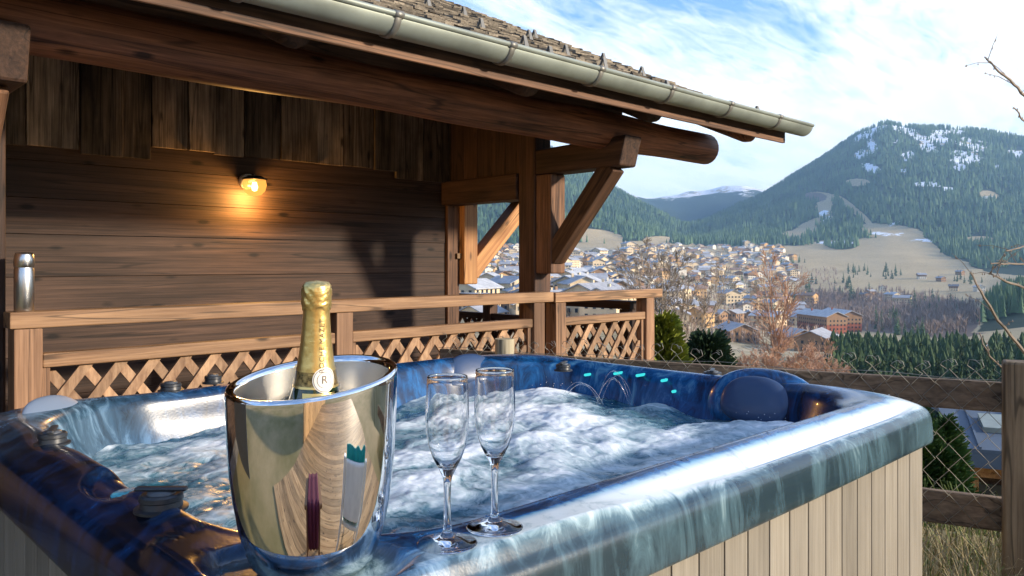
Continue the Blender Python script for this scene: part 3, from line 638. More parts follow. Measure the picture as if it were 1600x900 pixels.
# thermos
tx = Cp(38, 478, 3.13); th_ = empty('thermos', (tx.x, 3.60, E-0.195)); tag(th_, 'brushed steel thermos flask standing on the left end of the wooden rail', 'thermos')
b_ = MB(); b_.smooth = True; b_.lathe([(0, 0), (0.033, 0.0), (0.0355, 0.004), (0.0355, 0.168), (0.034, 0.172), (0.034, 0.175)], n=32); b_.build('flask_body', M['steel'], th_)
b_ = MB(); b_.smooth = True; b_.lathe([(0.034, 0.1755), (0.0362, 0.178), (0.0362, 0.205), (0.034, 0.226), (0.030, 0.2335), (0.024, 0.2345), (0, 0.2335)], n=32); b_.build('cup_lid', M['steel'], th_)

# ------------------------------------------------------------------ hot tub
TX0, TX1, TY0, TY1 = 0.385, 2.620, 0.805, 2.665; ZR = E-0.40
tub = empty('hot_tub', ((TX0+TX1)/2, (TY0+TY1)/2, 0)); tag(tub, 'square hot tub with blue marbled acrylic shell and beige plank sides, full of foaming water', 'hot tub'); TO = tub.location.copy()
NS, NC = 60, 44                                          # samples per side / per corner
def loop(inset, rad):
    x0, x1, y0, y1 = TX0+inset, TX1-inset, TY0+inset, TY1-inset; P = []; 
    cs = [((x0+rad[0], y0+rad[0]), math.pi, rad[0]), ((x1-rad[1], y0+rad[1]), 1.5*math.pi, rad[1]), ((x1-rad[2], y1-rad[2]), 0, rad[2]), ((x0+rad[3], y1-rad[3]), 0.5*math.pi, rad[3])]
    for i, ((cx, cy), a0, r) in enumerate(cs):
        for k in range(NC): a = a0+0.5*math.pi*k/NC; P.append((cx+r*math.cos(a), cy+r*math.sin(a)))
        (dx_, dy_), b0, r2 = cs[(i+1) % 4]; e0 = np.array((cx+r*math.cos(a0+math.pi/2), cy+r*math.sin(a0+math.pi/2))); e1 = np.array((dx_+r2*math.cos(b0), dy_+r2*math.sin(b0)))
        for k in range(NS): P.append(tuple(e0+(e1-e0)*k/NS))
    return np.array(P)
PROF = [(0.030, -0.134), (0.012, -0.137), (0.003, -0.134), (0.0, -0.125), (0.001, -0.104), (0.003, -0.078), (0.006, -0.056), (0.012, -0.042), (0.024, -0.033), (0.040, -0.026), (0.056, -0.019), (0.073, -0.010),
        (0.090, -0.003), (0.103, 0.0), (0.114, 0.0), (0.124, -0.003), (0.133, -0.010), (0.141, -0.022), (0.148, -0.040), (0.156, -0.070), (0.168, -0.11), (0.19, -0.17), (0.22, -0.26), (0.26, -0.42), (0.30, -0.62)]
PI_ = np.array([p[0] for p in PROF]); PZ = np.array([p[1] for p in PROF]); tt = np.linspace(0, len(PROF)-1, 110)
ii = np.interp(tt, np.arange(len(PROF)), PI_); zi = np.interp(tt, np.arange(len(PROF)), PZ)
ks = np.exp(-0.5*(np.arange(-4, 5)/1.5)**2); ks /= ks.sum()
ii = np.convolve(np.pad(ii, 4, mode='edge'), ks, 'valid'); zi = np.convolve(np.pad(zi, 4, mode='edge'), ks, 'valid')
rings = []
for a, z in zip(ii, zi):
    f = np.clip((a-0.05)/0.10, 0, 1); f = f*f*(3-2*f)
    rad = [0.17-a*0.5+f*0.24, 0.125-a*0.4+f*0.26, 0.24-a*0.3+f*0.22, 0.20-a*0.3+f*0.22]
    rings.append(np.concatenate([loop(a, [max(r, 0.03) for r in rad]), np.full((4*(NS+NC), 1), z)], 1))
S = np.array(rings); NL = S.shape[1]; insA = np.repeat(ii[:, None], NL, 1)
X_, Y_, Z_ = S[..., 0], S[..., 1], S[..., 2]
def sst(a, b, x): q = np.clip((x-a)/(b-a), 0, 1); return q*q*(3-2*q)
# seat scoops in the inner wall and a rim that dips between the corners
cxm, cym = (TX0+TX1)/2, (TY0+TY1)/2
inner = sst(0.10, 0.17, insA)*(1-sst(0.24, 0.30, insA)*0.6)
def push(cx, cy, r, amt, dx, dy):
    g_ = np.exp(-(((X_-cx)**2+(Y_-cy)**2)/r**2)); S[..., 0] += inner*g_*amt*dx; S[..., 1] += inner*g_*amt*dy
dipm = sst(0.055, 0.13, insA)
far_dip = np.exp(-((Y_-1.95)/0.42)**2)*(X_ > 2.2)
S[..., 2] -= dipm*far_dip*0.045
S[..., 2] -= dipm*np.exp(-((X_-1.05)/0.25)**2)*(Y_ > 2.2)*0.03
S[..., 2] -= dipm*np.exp(-((Y_-2.02)/0.10)**2)*(X_ < 0.8)*0.012
push(2.55, 2.0, 0.35, 0.03, 1, 0); push(1.1, 2.52, 0.35, 0.03, 0, 1); push(1.7, 2.52, 0.22, -0.05, 0, 1); push(0.52, 1.6, 0.3, 0.015, -1, 0)
# long leaf-shaped groove along the front shoulder
gx0 = sst(1.15, 1.75, X_)*(1-sst(2.25, 2.55, X_)); gin = np.exp(-((insA-0.047)/0.012)**2)*(Y_ < 1.3)
S[..., 2] -= gx0*gin*0.022
S[..., 1] -= (Y_ < 1.0)*sst(0.05, 0.0, insA)*0.012*np.sin(np.clip((X_-0.5)/2.1, 0, 1)*math.pi)
# oval tray in the near corner, skimmer scoop on the left deck
def recess(cx, cy, a, b, ang, depth, soft=0.25):
    dx = S[..., 0]-cx; dy = S[..., 1]-cy; p = (dx*math.cos(ang)+dy*math.sin(ang))/a; q = (-dx*math.sin(ang)+dy*math.cos(ang))/b
    e = np.sqrt(p*p+q*q); S[..., 2] -= depth*(1-sst(1-soft, 1.0, e))*(insA > 0.03)*(insA < 0.16)
    return e
# level the near corner deck, then sink the tray
lvl = (1-sst(0.92, 1.3, X_))*(Y_ < 1.2)*sst(0.016, 0.034, insA)*(1-sst(0.115, 0.130, insA)); S[..., 2] = S[..., 2]*(1-lvl)+lvl*(-0.006)
cor = np.exp(-((S[..., 0]-0.53)**2+(S[..., 1]-0.95)**2)/0.19**2)*(insA > 0.04)*(insA < 0.135)
S[..., 2] = S[..., 2]*(1-cor)+cor*(-0.002)
TRA = R(-46)
eT = recess(0.540, 0.958, 0.148, 0.088, TRA, 0.014, 0.16)
recess(0.480, 1.56, 0.105, 0.042, R(88), 0.014, 0.3)
pale = np.maximum(sst(0.092, 0.066, insA)*sst(0.46, 0.9, X_)*(Y_ < 1.4), (1-sst(0.70, 0.95, eT))*(insA < 0.16)*0.9)  # front shoulder and tray made paler: painted glare, not marbling
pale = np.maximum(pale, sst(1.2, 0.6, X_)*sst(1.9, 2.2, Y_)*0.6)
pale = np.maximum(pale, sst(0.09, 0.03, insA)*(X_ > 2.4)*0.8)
tone = (0.27*sst(0.018, 0.042, insA)*(1-sst(0.080, 0.100, insA))-0.10*sst(0.03, 0.012, insA)-0.05)*(Y_ < 1.4)*sst(0.46, 0.9, X_)-0.11*(X_ < 0.85)*(Y_ < 2.3)*(insA < 0.16)*(1-sst(0.46, 0.9, X_)*(Y_ < 1.2))-0.03*(insA > 0.12)  # shoulder lightened as painted glare; skirt and left deck set darker
S[..., 2] += ZR; S[..., 0] -= TO.x; S[..., 1] -= TO.y
nrg = S.shape[0]; idx = np.arange(nrg*NL).reshape(nrg, NL); nx = np.roll(idx, -1, 1)
Fq = np.stack([idx[:-1], nx[:-1], nx[1:], idx[1:]], -1).reshape(-1, 4)
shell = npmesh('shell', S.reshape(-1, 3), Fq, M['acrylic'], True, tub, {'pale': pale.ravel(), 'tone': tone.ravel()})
fl_ = MB(); L = loop(0.30, [0.25]*4); b = fl_.add([(q[0]-TO.x, q[1]-TO.y, ZR-0.61) for q in L]); fl_.face(range(b, b+len(L))); fl_.build('tub_floor', M['acrylic'], tub)
# plank sides
def side(p0, p1, nrm):
    p0, p1, nrm = Vector(p0), Vector(p1), Vector(nrm); L = (p1-p0).length; a = (p1-p0)/L; n_ = round(L/0.092); mb = MB()
    for k in range(n_):
        mb.rv = random.random(); q0 = p0+a*(L*k/n_+0.0024); q1 = p0+a*(L*(k+1)/n_-0.0024); bk_ = -nrm*0.012
        mb.hexa([q0, q1, q1+bk_, q0+bk_, q0+Vector((0, 0, ZR-0.126)), q1+Vector((0, 0, ZR-0.126)), q1+bk_+Vector((0, 0, ZR-0.126)), q0+bk_+Vector((0, 0, ZR-0.126))])
    for v in range(len(mb.v)): mb.v[v] = tuple(Vector(mb.v[v])-Vector((TO.x, TO.y, -0.02)))
    mb.build('side_panel', M['panel'], tub, 0.0012)
i_ = 0.035
side((TX0+0.10, TY0+i_, 0), (TX1-0.10, TY0+i_, 0), (0, -1, 0)); side((TX0+i_, TY1-0.10, 0), (TX0+i_, TY0+0.10, 0), (-1, 0, 0))
side((TX1-i_, TY0+0.10, 0), (TX1-i_, TY1-0.10, 0), (1, 0, 0)); side((TX1-0.1, TY1-i_, 0), (TX0+0.1, TY1-i_, 0), (0, 1, 0))
for cx, cy in ((TX0+i_+.016, TY0+i_+.016), (TX1-i_-.016, TY0+i_+.016), (TX0+i_+.016, TY1-i_-.016), (TX1-i_-.016, TY1-i_-.016)):
    sx = 1 if cx < cxm else -1; sy = 1 if cy < cym else -1; mb = MB(); x, y = cx-TO.x, cy-TO.y
    mb.box(*sorted((x-sx*0.004, x+sx*0.055)), *sorted((y-sy*0.004, y+sy*0.055)), 0.02, ZR-0.110); mb.build('corner_post', M['panel'], tub, 0.008)
    mb = MB(); mb.box(*sorted((x+sx*0.056, x+sx*0.066)), *sorted((y+sy*0.004, y+sy*0.015)), 0.02, ZR-0.110); mb.build('corner_trim', M['panel_dark'], tub)
inn = MB(); inn.box(TX0+i_+0.02-TO.x, TX1-i_-0.02-TO.x, TY0+i_+0.02-TO.y, TY1-i_-0.02-TO.y, 0.0, 0.03); inn.build('base', M['panel_dark'], tub)
for xs_ in (1.20, 1.95, 2.52):
    c_ = MB(); c_.smooth = True; c_.tube([(xs_-TO.x, TY0+i_-0.003-TO.y, ZR-0.142), (xs_-TO.x, TY0+i_-0.014-TO.y, ZR-0.142)], [0.007, 0.006], 10); c_.build('clip', M['screw'], tub)
# knobs, pillows, lights
def knob(x, y, z, r=0.036, handle=None):
    k = MB(); k.smooth = True; k.lathe([(0, 0), (r*1.25, 0), (r*1.25, 0.004), (r, 0.006), (r*0.95, 0.015), (r*1.02, 0.017), (r*1.0, 0.024), (r*0.90, 0.027), (0.0, 0.026)], (x-TO.x, y-TO.y, z), 28)
    o = k.build('diverter_knob', M['knob'], tub); es_ = o.modifiers.new('e', 'EDGE_SPLIT'); es_.split_angle = R(32)
    k = MB(); k.smooth = True; k.lathe([(r*0.66, 0.0265), (r*0.62, 0.0305), (0.0, 0.0315)], (x-TO.x, y-TO.y, z), 24); k.build('knob_cap', M['knob_l'], o)
    if handle is not None:
        h = MB(); d = Vector((math.cos(handle), math.sin(handle), 0)); p = Vector((x-TO.x, y-TO.y, z+0.034)); h.beam(p-d*r*1.25, p+d*r*1.25, 0.016, 0.007); h.build('knob_handle', M['knob'], o, 0.004)
def at_rim(px, py, zrel): return Cp(px, py, -zrel*F/(py-HZ))
for px, py, zr_, r, hd in ((252, 790, -0.402, 0.034, -0.75), (82, 690, -0.408, 0.030, 1.2), (267, 608, -0.412, 0.032, None), (333, 596, -0.408, 0.028, None), (880, 577, -0.438, 0.030, 0.4), (1113, 590, -0.429, 0.034, 0.5)):
    p = at_rim(px, py, zr_); knob(p.x, p.y, p.z-0.006, r, hd)
def pillow(name, c, nrm, w, h, tilt, mt, dep=0.045):
    c = Vector(c); nrm = Vector(nrm).normalized(); upv = (Vector((0, 0, 1))-nrm*nrm.z).normalized(); sd = upv.cross(nrm).normalized()
    mb = MB(); mb.smooth = True; nU, nV = 36, 12; prev = None
    for j in range(nV+1):
        a = j/nV*math.pi/2; rr = math.cos(a)**0.7 if j < nV else 0.0; dd = math.sin(a)*dep
        ring_ = []
        for k in range(nU):
            t_ = 2*math.pi*k/nU; ct, s_t = math.cos(t_), math.sin(t_)
            ex = (abs(ct)**0.85)*math.copysign(1, ct)*w*(1+0.10*s_t*-1); ez = (abs(s_t)**0.85)*math.copysign(1, s_t)*h
            p = c+sd*(ex*rr)+upv*(ez*rr)+nrm*dd-Vector((TO.x, TO.y, 0)); ring_.append(p)
        b = mb.add(ring_)
        if prev is not None:
            for k in range(nU): mb.face((prev+k, prev+(k+1) % nU, b+(k+1) % nU, b+k))
        prev = b
    return mb.build(name, mt, tub)
# moulded shell domes behind the pillows
pillow('headrest', (2.512, 1.35, E-0.486), (-1, -0.10, 0.30), 0.205, 0.120, 0, M['acrylic'], 0.055)
pillow('pillow', (2.450, 1.345, E-0.467), (-1, -0.18, 0.36), 0.118, 0.082, 0, M['pillow'], 0.028)
pillow('pillow', (2.19, 2.515, E-0.452), (-0.15, -1, 0.45), 0.11, 0.068, 0, M['pillow'], 0.026)
pillow('pillow', (0.615, 2.44, E-0.437), (0.62, -0.75, 0.75), 0.125, 0.080, 0, M['pillow_l'], 0.020)
for px, py in ((914, 586), (960, 584), (995, 587), (1034, 595), (1051, 612)):
    u = (px-800)/F; d = 2.463/(DX+u*RX); p = Cp(px, py, d); l = MB(); l.smooth = True
    l.tube([(p.x+0.05-TO.x, p.y-TO.y, p.z), (p.x-TO.x, p.y-TO.y, p.z), (p.x-0.004-TO.x, p.y-TO.y, p.z)], [0.0055, 0.0055, 0.003], 12); l.build('light', M['led'], tub)
ln = MB(); ln.smooth = True; p = at_rim(207, 768, -0.412); ln.lathe([(0, 0), (0.034, 0), (0.034, 0.004), (0.030, 0.006), (0, 0.006)], (p.x-TO.x-0.002, p.y-TO.y, p.z-0.006), 28); lid = ln.build('skimmer_lid', plain('teal_lens', (0.10, 0.45, 0.52), 0.2, 0, 0.5, 0.5, 90, 0.5), tub)
# water: churned height field with foam
nxw, nyw = 330, 270; wx = np.linspace(TX0+0.075, TX1-0.075, nxw); wy = np.linspace(TY0+0.075, TY1-0.075, nyw); WX, WY = np.meshgrid(wx, wy, indexing='ij')
a_ = fbm(WX*4.2+2, WY*5.2, 21, 6, 0.55); b_ = fbm(WX*13+a_*3, WY*13, 22, 4); 
jets = [(2.30, 2.15, 0.16, 0.055), (2.05, 1.75, 0.22, 0.05), (2.28, 1.25, 0.15, 0.05), (1.25, 2.2, 0.25, 0.03), (1.6, 1.7, 0.30, 0.04), (0.9, 1.6, 0.2, 0.02), (1.9, 2.3, 0.16, 0.03)]
jt = sum(h_*np.exp(-((WX-x)**2+(WY-y)**2)/r**2) for x, y, r, h_ in jets)
WZ = E-0.545+(a_-0.5)*0.060+(b_-0.5)*0.016*(0.3+jt*14)+jt*0.75
foam = np.clip(jt*12+(a_-0.5)*1.6+0.30-0.35*np.exp(-((WX-2.35)**2+(WY-1.75)**2)/0.25**2), 0, 1)
idx = np.arange(nxw*nyw).reshape(nxw, nyw); Fq = np.stack([idx[:-1, :-1], idx[1:, :-1], idx[1:, 1:], idx[:-1, 1:]], -1).reshape(-1, 4)
wt = npmesh('water', np.stack([WX, WY, WZ], -1).reshape(-1, 3), Fq, M['water'], True, None, {'foam': foam.ravel()}); tag(wt, 'foaming bubbling water in the hot tub', 'water', kind='structure')

# ------------------------------------------------------------------ wine cooler, bottle, flutes
zb = ZR-0.0158
kx, ky = 0.556, 0.966
bu = empty('wine_cooler', (kx, ky, zb)); tag(bu, 'mirror polished steel wine cooler with slanted rim standing in the tub corner tray', 'wine cooler')
fx_, fy_ = DX, DY
def tilt(x, y, z): 
    q = max(0.0, min(1.0, (z-0.10)/0.13)); return q*((x*DX+y*DY)*0.13+(x*RX+y*RY)*0.085)
mb = MB(); mb.smooth = True
mb.lathe([(0, 0.001), (0.064, 0.0), (0.074, 0.003), (0.0825, 0.012), (0.0895, 0.03), (0.0980, 0.06), (0.1045, 0.095), (0.1092, 0.135), (0.1120, 0.175), (0.1135, 0.21), (0.1148, 0.250), (0.1145, 0.256)], n=96, rz=tilt); mb.build('outer_wall', M['mirror'], bu)
mb = MB(); mb.smooth = True; mb.lathe([(0.1145, 0.256), (0.1135, 0.2595), (0.111, 0.2605), (0.104, 0.2590), (0.1018, 0.2565), (0.1010, 0.253)], n=96, rz=tilt); mb.build('rim', M['mirror'], bu)
mb = MB(); mb.smooth = True; mb.lathe([(0.1010, 0.253), (0.0995, 0.20), (0.094, 0.13), (0.085, 0.07), (0.070, 0.03), (0.0, 0.025)], n=96, rz=tilt); mb.build('inner_wall', M['satin'], bu)
# bottle: local z runs along its axis
bx, by = kx+0.004, ky+0.004
bo = empty('champagne_bottle', (bx, by, zb+0.0535)); tag(bo, 'sparkling wine bottle with gold foil neck and round label leaning in the steel cooler', 'bottle')
top = Cp(495, 441, 1.068); HB = 0.315; ax = (top-bo.location); HB = ax.length
bo.rotation_mode = 'QUATERNION'; bo.rotation_quaternion = Vector((0, 0, 1)).rotation_difference(ax.normalized())
def rb(dtop):                                            # radius below the top
    return float(np.interp(dtop, [0, .004, .010, .030, .036, .045, .065, .085, .100, .120, .135, .152, .172, .195, .5], [.0130, .0172, .0182, .0182, .0172, .0172, .0186, .0205, .0224, .0254, .0280, .0330, .0390, .0425, .0425]))
def prof(d0, d1, off, n=40): return [(rb(d)+off, HB-d) for d in np.linspace(d1, d0, n)]
mb = MB(); mb.smooth = True; mb.lathe([(0, 0), (0.038, 0.0), (0.0425, 0.006)]+prof(0.002, HB-0.01, 0)+[(0, HB-0.002)], n=48); mb.build('glass_body', M['bottle'], bo)
mb = MB(); mb.smooth = True; mb.lathe(prof(0.034, 0.1175, 0.0007), n=48, rz=lambda x, y, z: 0.0); mb.build('foil', M['gold'], bo)
mb = MB(); mb.smooth = True; n = 60; PR = prof(0.0, 0.036, 0.0016, 22); prev = None    # crinkled cap
for r, z in PR:
    b = mb.add([((r+random.uniform(-.0005, .0006)+0.0006*math.sin(k*0.9+z*400))*math.cos(2*math.pi*k/n), (r+random.uniform(-.0005, .0006))*math.sin(2*math.pi*k/n), z+random.uniform(-.0006, .0006)+(0.002*math.sin(k*.63) if z < HB-0.034 else 0)) for k in range(n)])
    if prev is not None:
        for k in range(n): mb.face((prev+k, prev+(k+1) % n, b+(k+1) % n, b+k))
    prev = b
c0 = mb.add([(0, 0, HB+0.0025)])
for k in range(n): mb.face((prev+k, prev+(k+1) % n, c0))
mb.build('foil_cap', M['gold'], bo)
mb = MB(); mb.smooth = True; mb.lathe(prof(0.118, 0.139, 0.0009), n=48); mb.build('neck_band', M['band'], bo)
for d0, d1 in ((0.1165, 0.119), (0.138, 0.141)):
    mb = MB(); mb.smooth = True; mb.lathe(prof(d0, d1, 0.0013, 4), n=48); mb.build('gold_line', M['gold'], bo)
mb = MB(); mb.smooth = True; prev = None; mb2 = MB()
qi = bo.rotation_quaternion.inverted(); toc = qi @ (Vector((0, 0, E))-bo.location); A0 = math.atan2(toc.y, toc.x)
def wrap(u, dtop, off): r = rb(dtop)+off; a = A0+u/r; return (r*math.cos(a), r*math.sin(a), HB-dtop)
# front label patch below the band
for j in range(15):
    b = mb.add([wrap(-0.018+0.046*k/20, 0.146+0.062*j/14, 0.0009) for k in range(21)])
    if prev is not None:
        for k in range(20): mb.face((prev+k, prev+k+1, b+k+1, b+k))
    prev = b
mb.build('label', M['gold'], bo)
def disc(name, uc, dc, r0, r1, off, mt, n=40, m_=5):
    mb = MB(); mb.smooth = True; prev = None
    for j in range(m_+1):
        rr = r0+(r1-r0)*j/m_; b = mb.add([wrap(uc+rr*math.cos(2*math.pi*k/n), dc+rr*math.sin(2*math.pi*k/n), off) for k in range(n)])
        if prev is not None:
            for k in range(n): mb.face((prev+k, b+k, b+(k+1) % n, prev+(k+1) % n))
        prev = b
    return mb.build(name, mt, bo)
EU, ED = 0.012, 0.129
em = disc('emblem', EU, ED, 0.0001, 0.0165, 0.0016, M['label_w'])
for r0, r1 in ((0.0145, 0.0151), (0.0098, 0.0103)): disc('emblem_ring', EU, ED, r0, r1, 0.0020, M['ink'], 40, 1).parent = bo
def text(s, size, place, name, mt, parent, bold=0.0):
    cu = bpy.data.curves.new(name, 'FONT'); cu.body = s; cu.size = size; cu.align_x = 'CENTER'; cu.align_y = 'CENTER'; cu.offset = bold; cu.space_character = 1.08
    to = bpy.data.objects.new(name, cu); COL.objects.link(to); bpy.context.view_layer.update()
    me = bpy.data.meshes.new_from_object(to.evaluated_get(bpy.context.evaluated_depsgraph_get())); bpy.data.objects.remove(to)
    for v in me.vertices: v.co = place(v.co.x, v.co.y)
    me.materials.clear(); me.materials.append(mt); o = bpy.data.objects.new(name, me); COL.objects.link(o); o.parent = parent; return o
text('ROCHE MAZET', 0.0100, lambda x, y: wrap(0.0085-y, 0.084-x, 0.0018), 'neck_lettering', M['ink'], bo)
text('R', 0.015, lambda x, y: wrap(EU+x, ED-y, 0.0022), 'emblem_letter', M['ink'], bo)
text('ROCHE MAZET', 0.0075, lambda x, y: wrap(0.0+x, 0.190-y, 0.0016), 'label_lettering', M['ink'], bo)
# champagne flutes
def flute(px, py, lab, H_=0.241):
    p = Cp(px, py, (E-ZR+0.005)*F/(py-HZ)); fl = empty('champagne_flute', (p.x, p.y, ZR-0.0045)); tag(fl, lab, 'glass', 'empty champagne flutes on the tub rim')
    k = H_/0.232
    outp = [(0.0, 0.0), (0.036, 0.0), (0.0375, 0.0012), (0.036, 0.0028), (0.022, 0.006), (0.010, 0.011), (0.0055, 0.018), (0.0045, 0.03), (0.0042, 0.06), (0.0048, 0.085), (0.0065, 0.094), (0.0110, 0.104), (0.0175, 0.118), (0.0232, 0.136), (0.0262, 0.155), (0.0272, 0.172), (0.0268, 0.195), (0.0255, 0.225), (0.0250, 0.232)]
    inp = [(0.0243, 0.2325), (0.0240, 0.230), (0.0248, 0.224), (0.0260, 0.195), (0.0264, 0.172), (0.0254, 0.155), (0.0224, 0.136), (0.0165, 0.119), (0.0095, 0.108), (0.0, 0.1055)]
    ou = np.array(outp+inp); q = np.linspace(0, len(ou)-1, 110); pr = [(1.16*max(0, float(np.interp(t_, np.arange(len(ou)), ou[:, 0]))), float(np.interp(t_, np.arange(len(ou)), ou[:, 1]))*k) for t_ in q]
    ft = MB(); ft.smooth = True; ft.lathe([a for a in pr], n=48); ft.build('glass', M['glass'], fl)
flute(699, 850, 'left champagne flute, nearer to the steel cooler'); flute(773, 825, 'right champagne flute, farther from the steel cooler')
# two thin arcs of jet water
for (xa, xb, y0, hh, lab) in ((868, 945, 640, 46, 'low clear water arc spouting left of the teal lights'), (930, 990, 640, 62, 'taller clear water arc spouting before the teal lights')):
    ar = MB(); ar.smooth = True
    for w_ in range(4):
        pts = []; dj = random.uniform(-0.02, 0.02); hj = random.uniform(0.85, 1.08); oj = random.uniform(-5, 5)
        for k in range(17):
            t_ = k/16; pts.append(Cp(xa+oj+(xb-xa)*t_, y0+6-hh*hj*4*t_*(1-t_), 2.98+dj))
        ar.tube(pts, [random.uniform(0.0005, 0.0012) for _ in pts], 6)
    ao = ar.build('water_jet', M['jet']); tag(ao, lab, 'water jet', 'water arcs in the tub')
sp = MB(); sp.smooth = True
for k in range(260):
    cx, cy, rr, hh = random.choice(((2.30, 2.15, .14, .10), (2.05, 1.80, .2, .07), (2.30, 1.25, .14, .08), (1.6, 1.7, .3, .05), (1.9, 2.3, .15, .06)))
    a = random.uniform(0, 6.28); q = rr*random.random(); r = random.uniform(0.0006, 0.0016); z = E-0.545+0.7*hh*random.random()**1.8
    sp.lathe([(0, -r), (r, 0), (0, r)], (cx+q*math.cos(a), cy+q*math.sin(a), z), 5)
tag(sp.build('spray', M['spray']), 'white spray of drops thrown up by the jets above the water', 'spray', kind='stuff')
# droplets on the front rim
dr = MB(); dr.smooth = True
for k in range(260):
    x = random.uniform(0.62, 2.5); i0 = random.choice((random.uniform(0.05, 0.075), random.uniform(0.075, 0.125), random.uniform(0.02, 0.05))); y = TY0+i0
    if i0 < 0.05 : y -= 0.012*math.sin(min(max((x-0.5)/2.1, 0), 1)*math.pi)*(1-i0/0.05)
    z = ZR+float(np.interp(i0, ii[20:], zi[20:])); r = random.uniform(0.0009, 0.0026)
    if math.hypot(x-0.54, y-0.958) < 0.17: continue
    dr.lathe([(r, 0.0), (r*0.85, r*0.35), (r*0.5, r*0.55), (0, r*0.6)], (x, y, z), 8)
tag(dr.build('water_droplets', M['glass']), 'water drops beaded on the front rim of the hot tub', 'droplets', kind='stuff')
# ------------------------------------------------------------------ fence on the slope side
FP = Vector((3.50, 0.87)); FD = Vector((-0.33, 1.0)).normalized(); FN = Vector((FD.y, -FD.x))
def fpt(s, z, off=0.0): return Vector((FP.x+FD.x*s+FN.x*off, FP.y+FD.y*s+FN.y*off, z))
fe = empty('garden_fence', (FP.x, FP.y, 0)); tag(fe, 'weathered wooden garden fence with two rails and sagging chain link wire', 'fence'); FO = fe.location.copy()
def fb(name, s0, s1, o0, o1, z0, z1, mt, bev=0.006):
    mb = MB(); mb.rv = random.random(); q = [fpt(s, z, o)-FO for z in (z0, z1) for s, o in ((s0, o0), (s1, o0), (s1, o1), (s0, o1))]; mb.hexa(q); mb.build(name, mt, fe, bev)
fb('rail', -1.6, 2.6, 0.0, 0.035, E-0.585, E-0.468, M['fence_y']); fb('rail', -1.6, 2.6, 0.0, 0.035, E-1.05, E-0.918, M['fence_y'])
fb('post', -0.115, 0.005, -0.101, -0.003, -0.3, E-0.375, M['fence_z'], 0.01)
sb = MB(); sb.smooth = True; sb.tube([fpt(2.17, -0.3, -0.05)-FO, fpt(2.17, E-0.39, -0.05)-FO], 0.050, 18); sb.rv = .5; so_ = sb.build('post', M['stub'], fe, 0, 'round pale post stub behind the tub')
es = so_.modifiers.new('e', 'EDGE_SPLIT'); es.split_angle = R(50)
wi = MB(); wi.smooth = True; cw, chh = 0.046, 0.050
for i in range(-14, 56):
    pts = []; K = 17
    sag = 0.012*math.sin(i*0.7)+random.uniform(-.004, .004)
    for k in range(K+1):
        side_ = (k+i) % 2; pts.append(fpt(i*cw+side_*cw+random.uniform(-.002, .002), E-0.435+sag-k*chh, -0.006+random.uniform(-.003, .003))-FO)
    t0 = pts[0]; cu_ = [t0+Vector((FD.x*a, FD.y*a, b)) for a, b in ((0.028*(-1)**i*1.0, 0.020), (0.020*(-1)**i, 0.036+random.uniform(-.01, .012)), (0.0, 0.042), (-0.014, 0.030))][::-1]
    wi.tube(cu_+pts, 0.0015, 4, False)
wi.tube([fpt(-1.6+q*0.1, E-0.455+0.006*math.sin(q), -0.008)-FO for q in range(43)], 0.0014, 4)
wi.build('chain_link', M['wire'], fe)

# ------------------------------------------------------------------ grass by the fence
def blades(n, area, hmin, hmax, seed, wid):
    g = random.Random(seed); mb = MB()
    for i in range(n):
        p = area(g); h = g.uniform(hmin, hmax); a = g.uniform(0, 6.28); ln_ = g.uniform(0.1, 0.95)*h; w = g.uniform(0.5, 1)*wid; d = Vector((math.cos(a), math.sin(a), 0)); s_ = Vector((-d.y, d.x, 0))
        z0 = float(H(p[0], p[1]))-0.02; b = Vector((p[0], p[1], z0)); m1 = b+d*ln_*0.3+Vector((0, 0, h*0.6)); m2 = b+d*ln_*0.75+Vector((0, 0, h*0.92)); t_ = b+d*ln_*1.25+Vector((0, 0, h*0.85))
        q = mb.add([b-s_*w, b+s_*w, m1-s_*w*.8, m1+s_*w*.8, m2-s_*w*.5, m2+s_*w*.5, t_]); mb.face((q, q+1, q+3, q+2)); mb.face((q+2, q+3, q+5, q+4)); mb.face((q+4, q+5, q+6))
    return mb
def area1(g):
    s = g.uniform(-1.2, 2.6); o = g.uniform(-0.25, 0.55); p = fpt(s, 0, o); return (p.x, p.y)
def area2(g):
    s = g.uniform(-1.0, 3.0); o = g.uniform(0.6, 3.0); p = fpt(s, 0, o); return (p.x, p.y)
tag(blades(5200, area1, 0.06, 0.26, 3, 0.0022).build('dry_grass', M['grass']), 'long dry straw coloured grass at the foot of the fence', 'grass', kind='stuff')
tag(blades(1800, area1, 0.08, 0.24, 9, 0.0026).build('green_grass', M['grass_g']), 'green grass tufts among the dry grass by the fence', 'grass', kind='stuff')
tag(blades(3600, area2, 0.10, 0.30, 4, 0.003).build('green_grass', M['grass_g']), 'greener grass on the slope behind the fence', 'grass', kind='stuff')

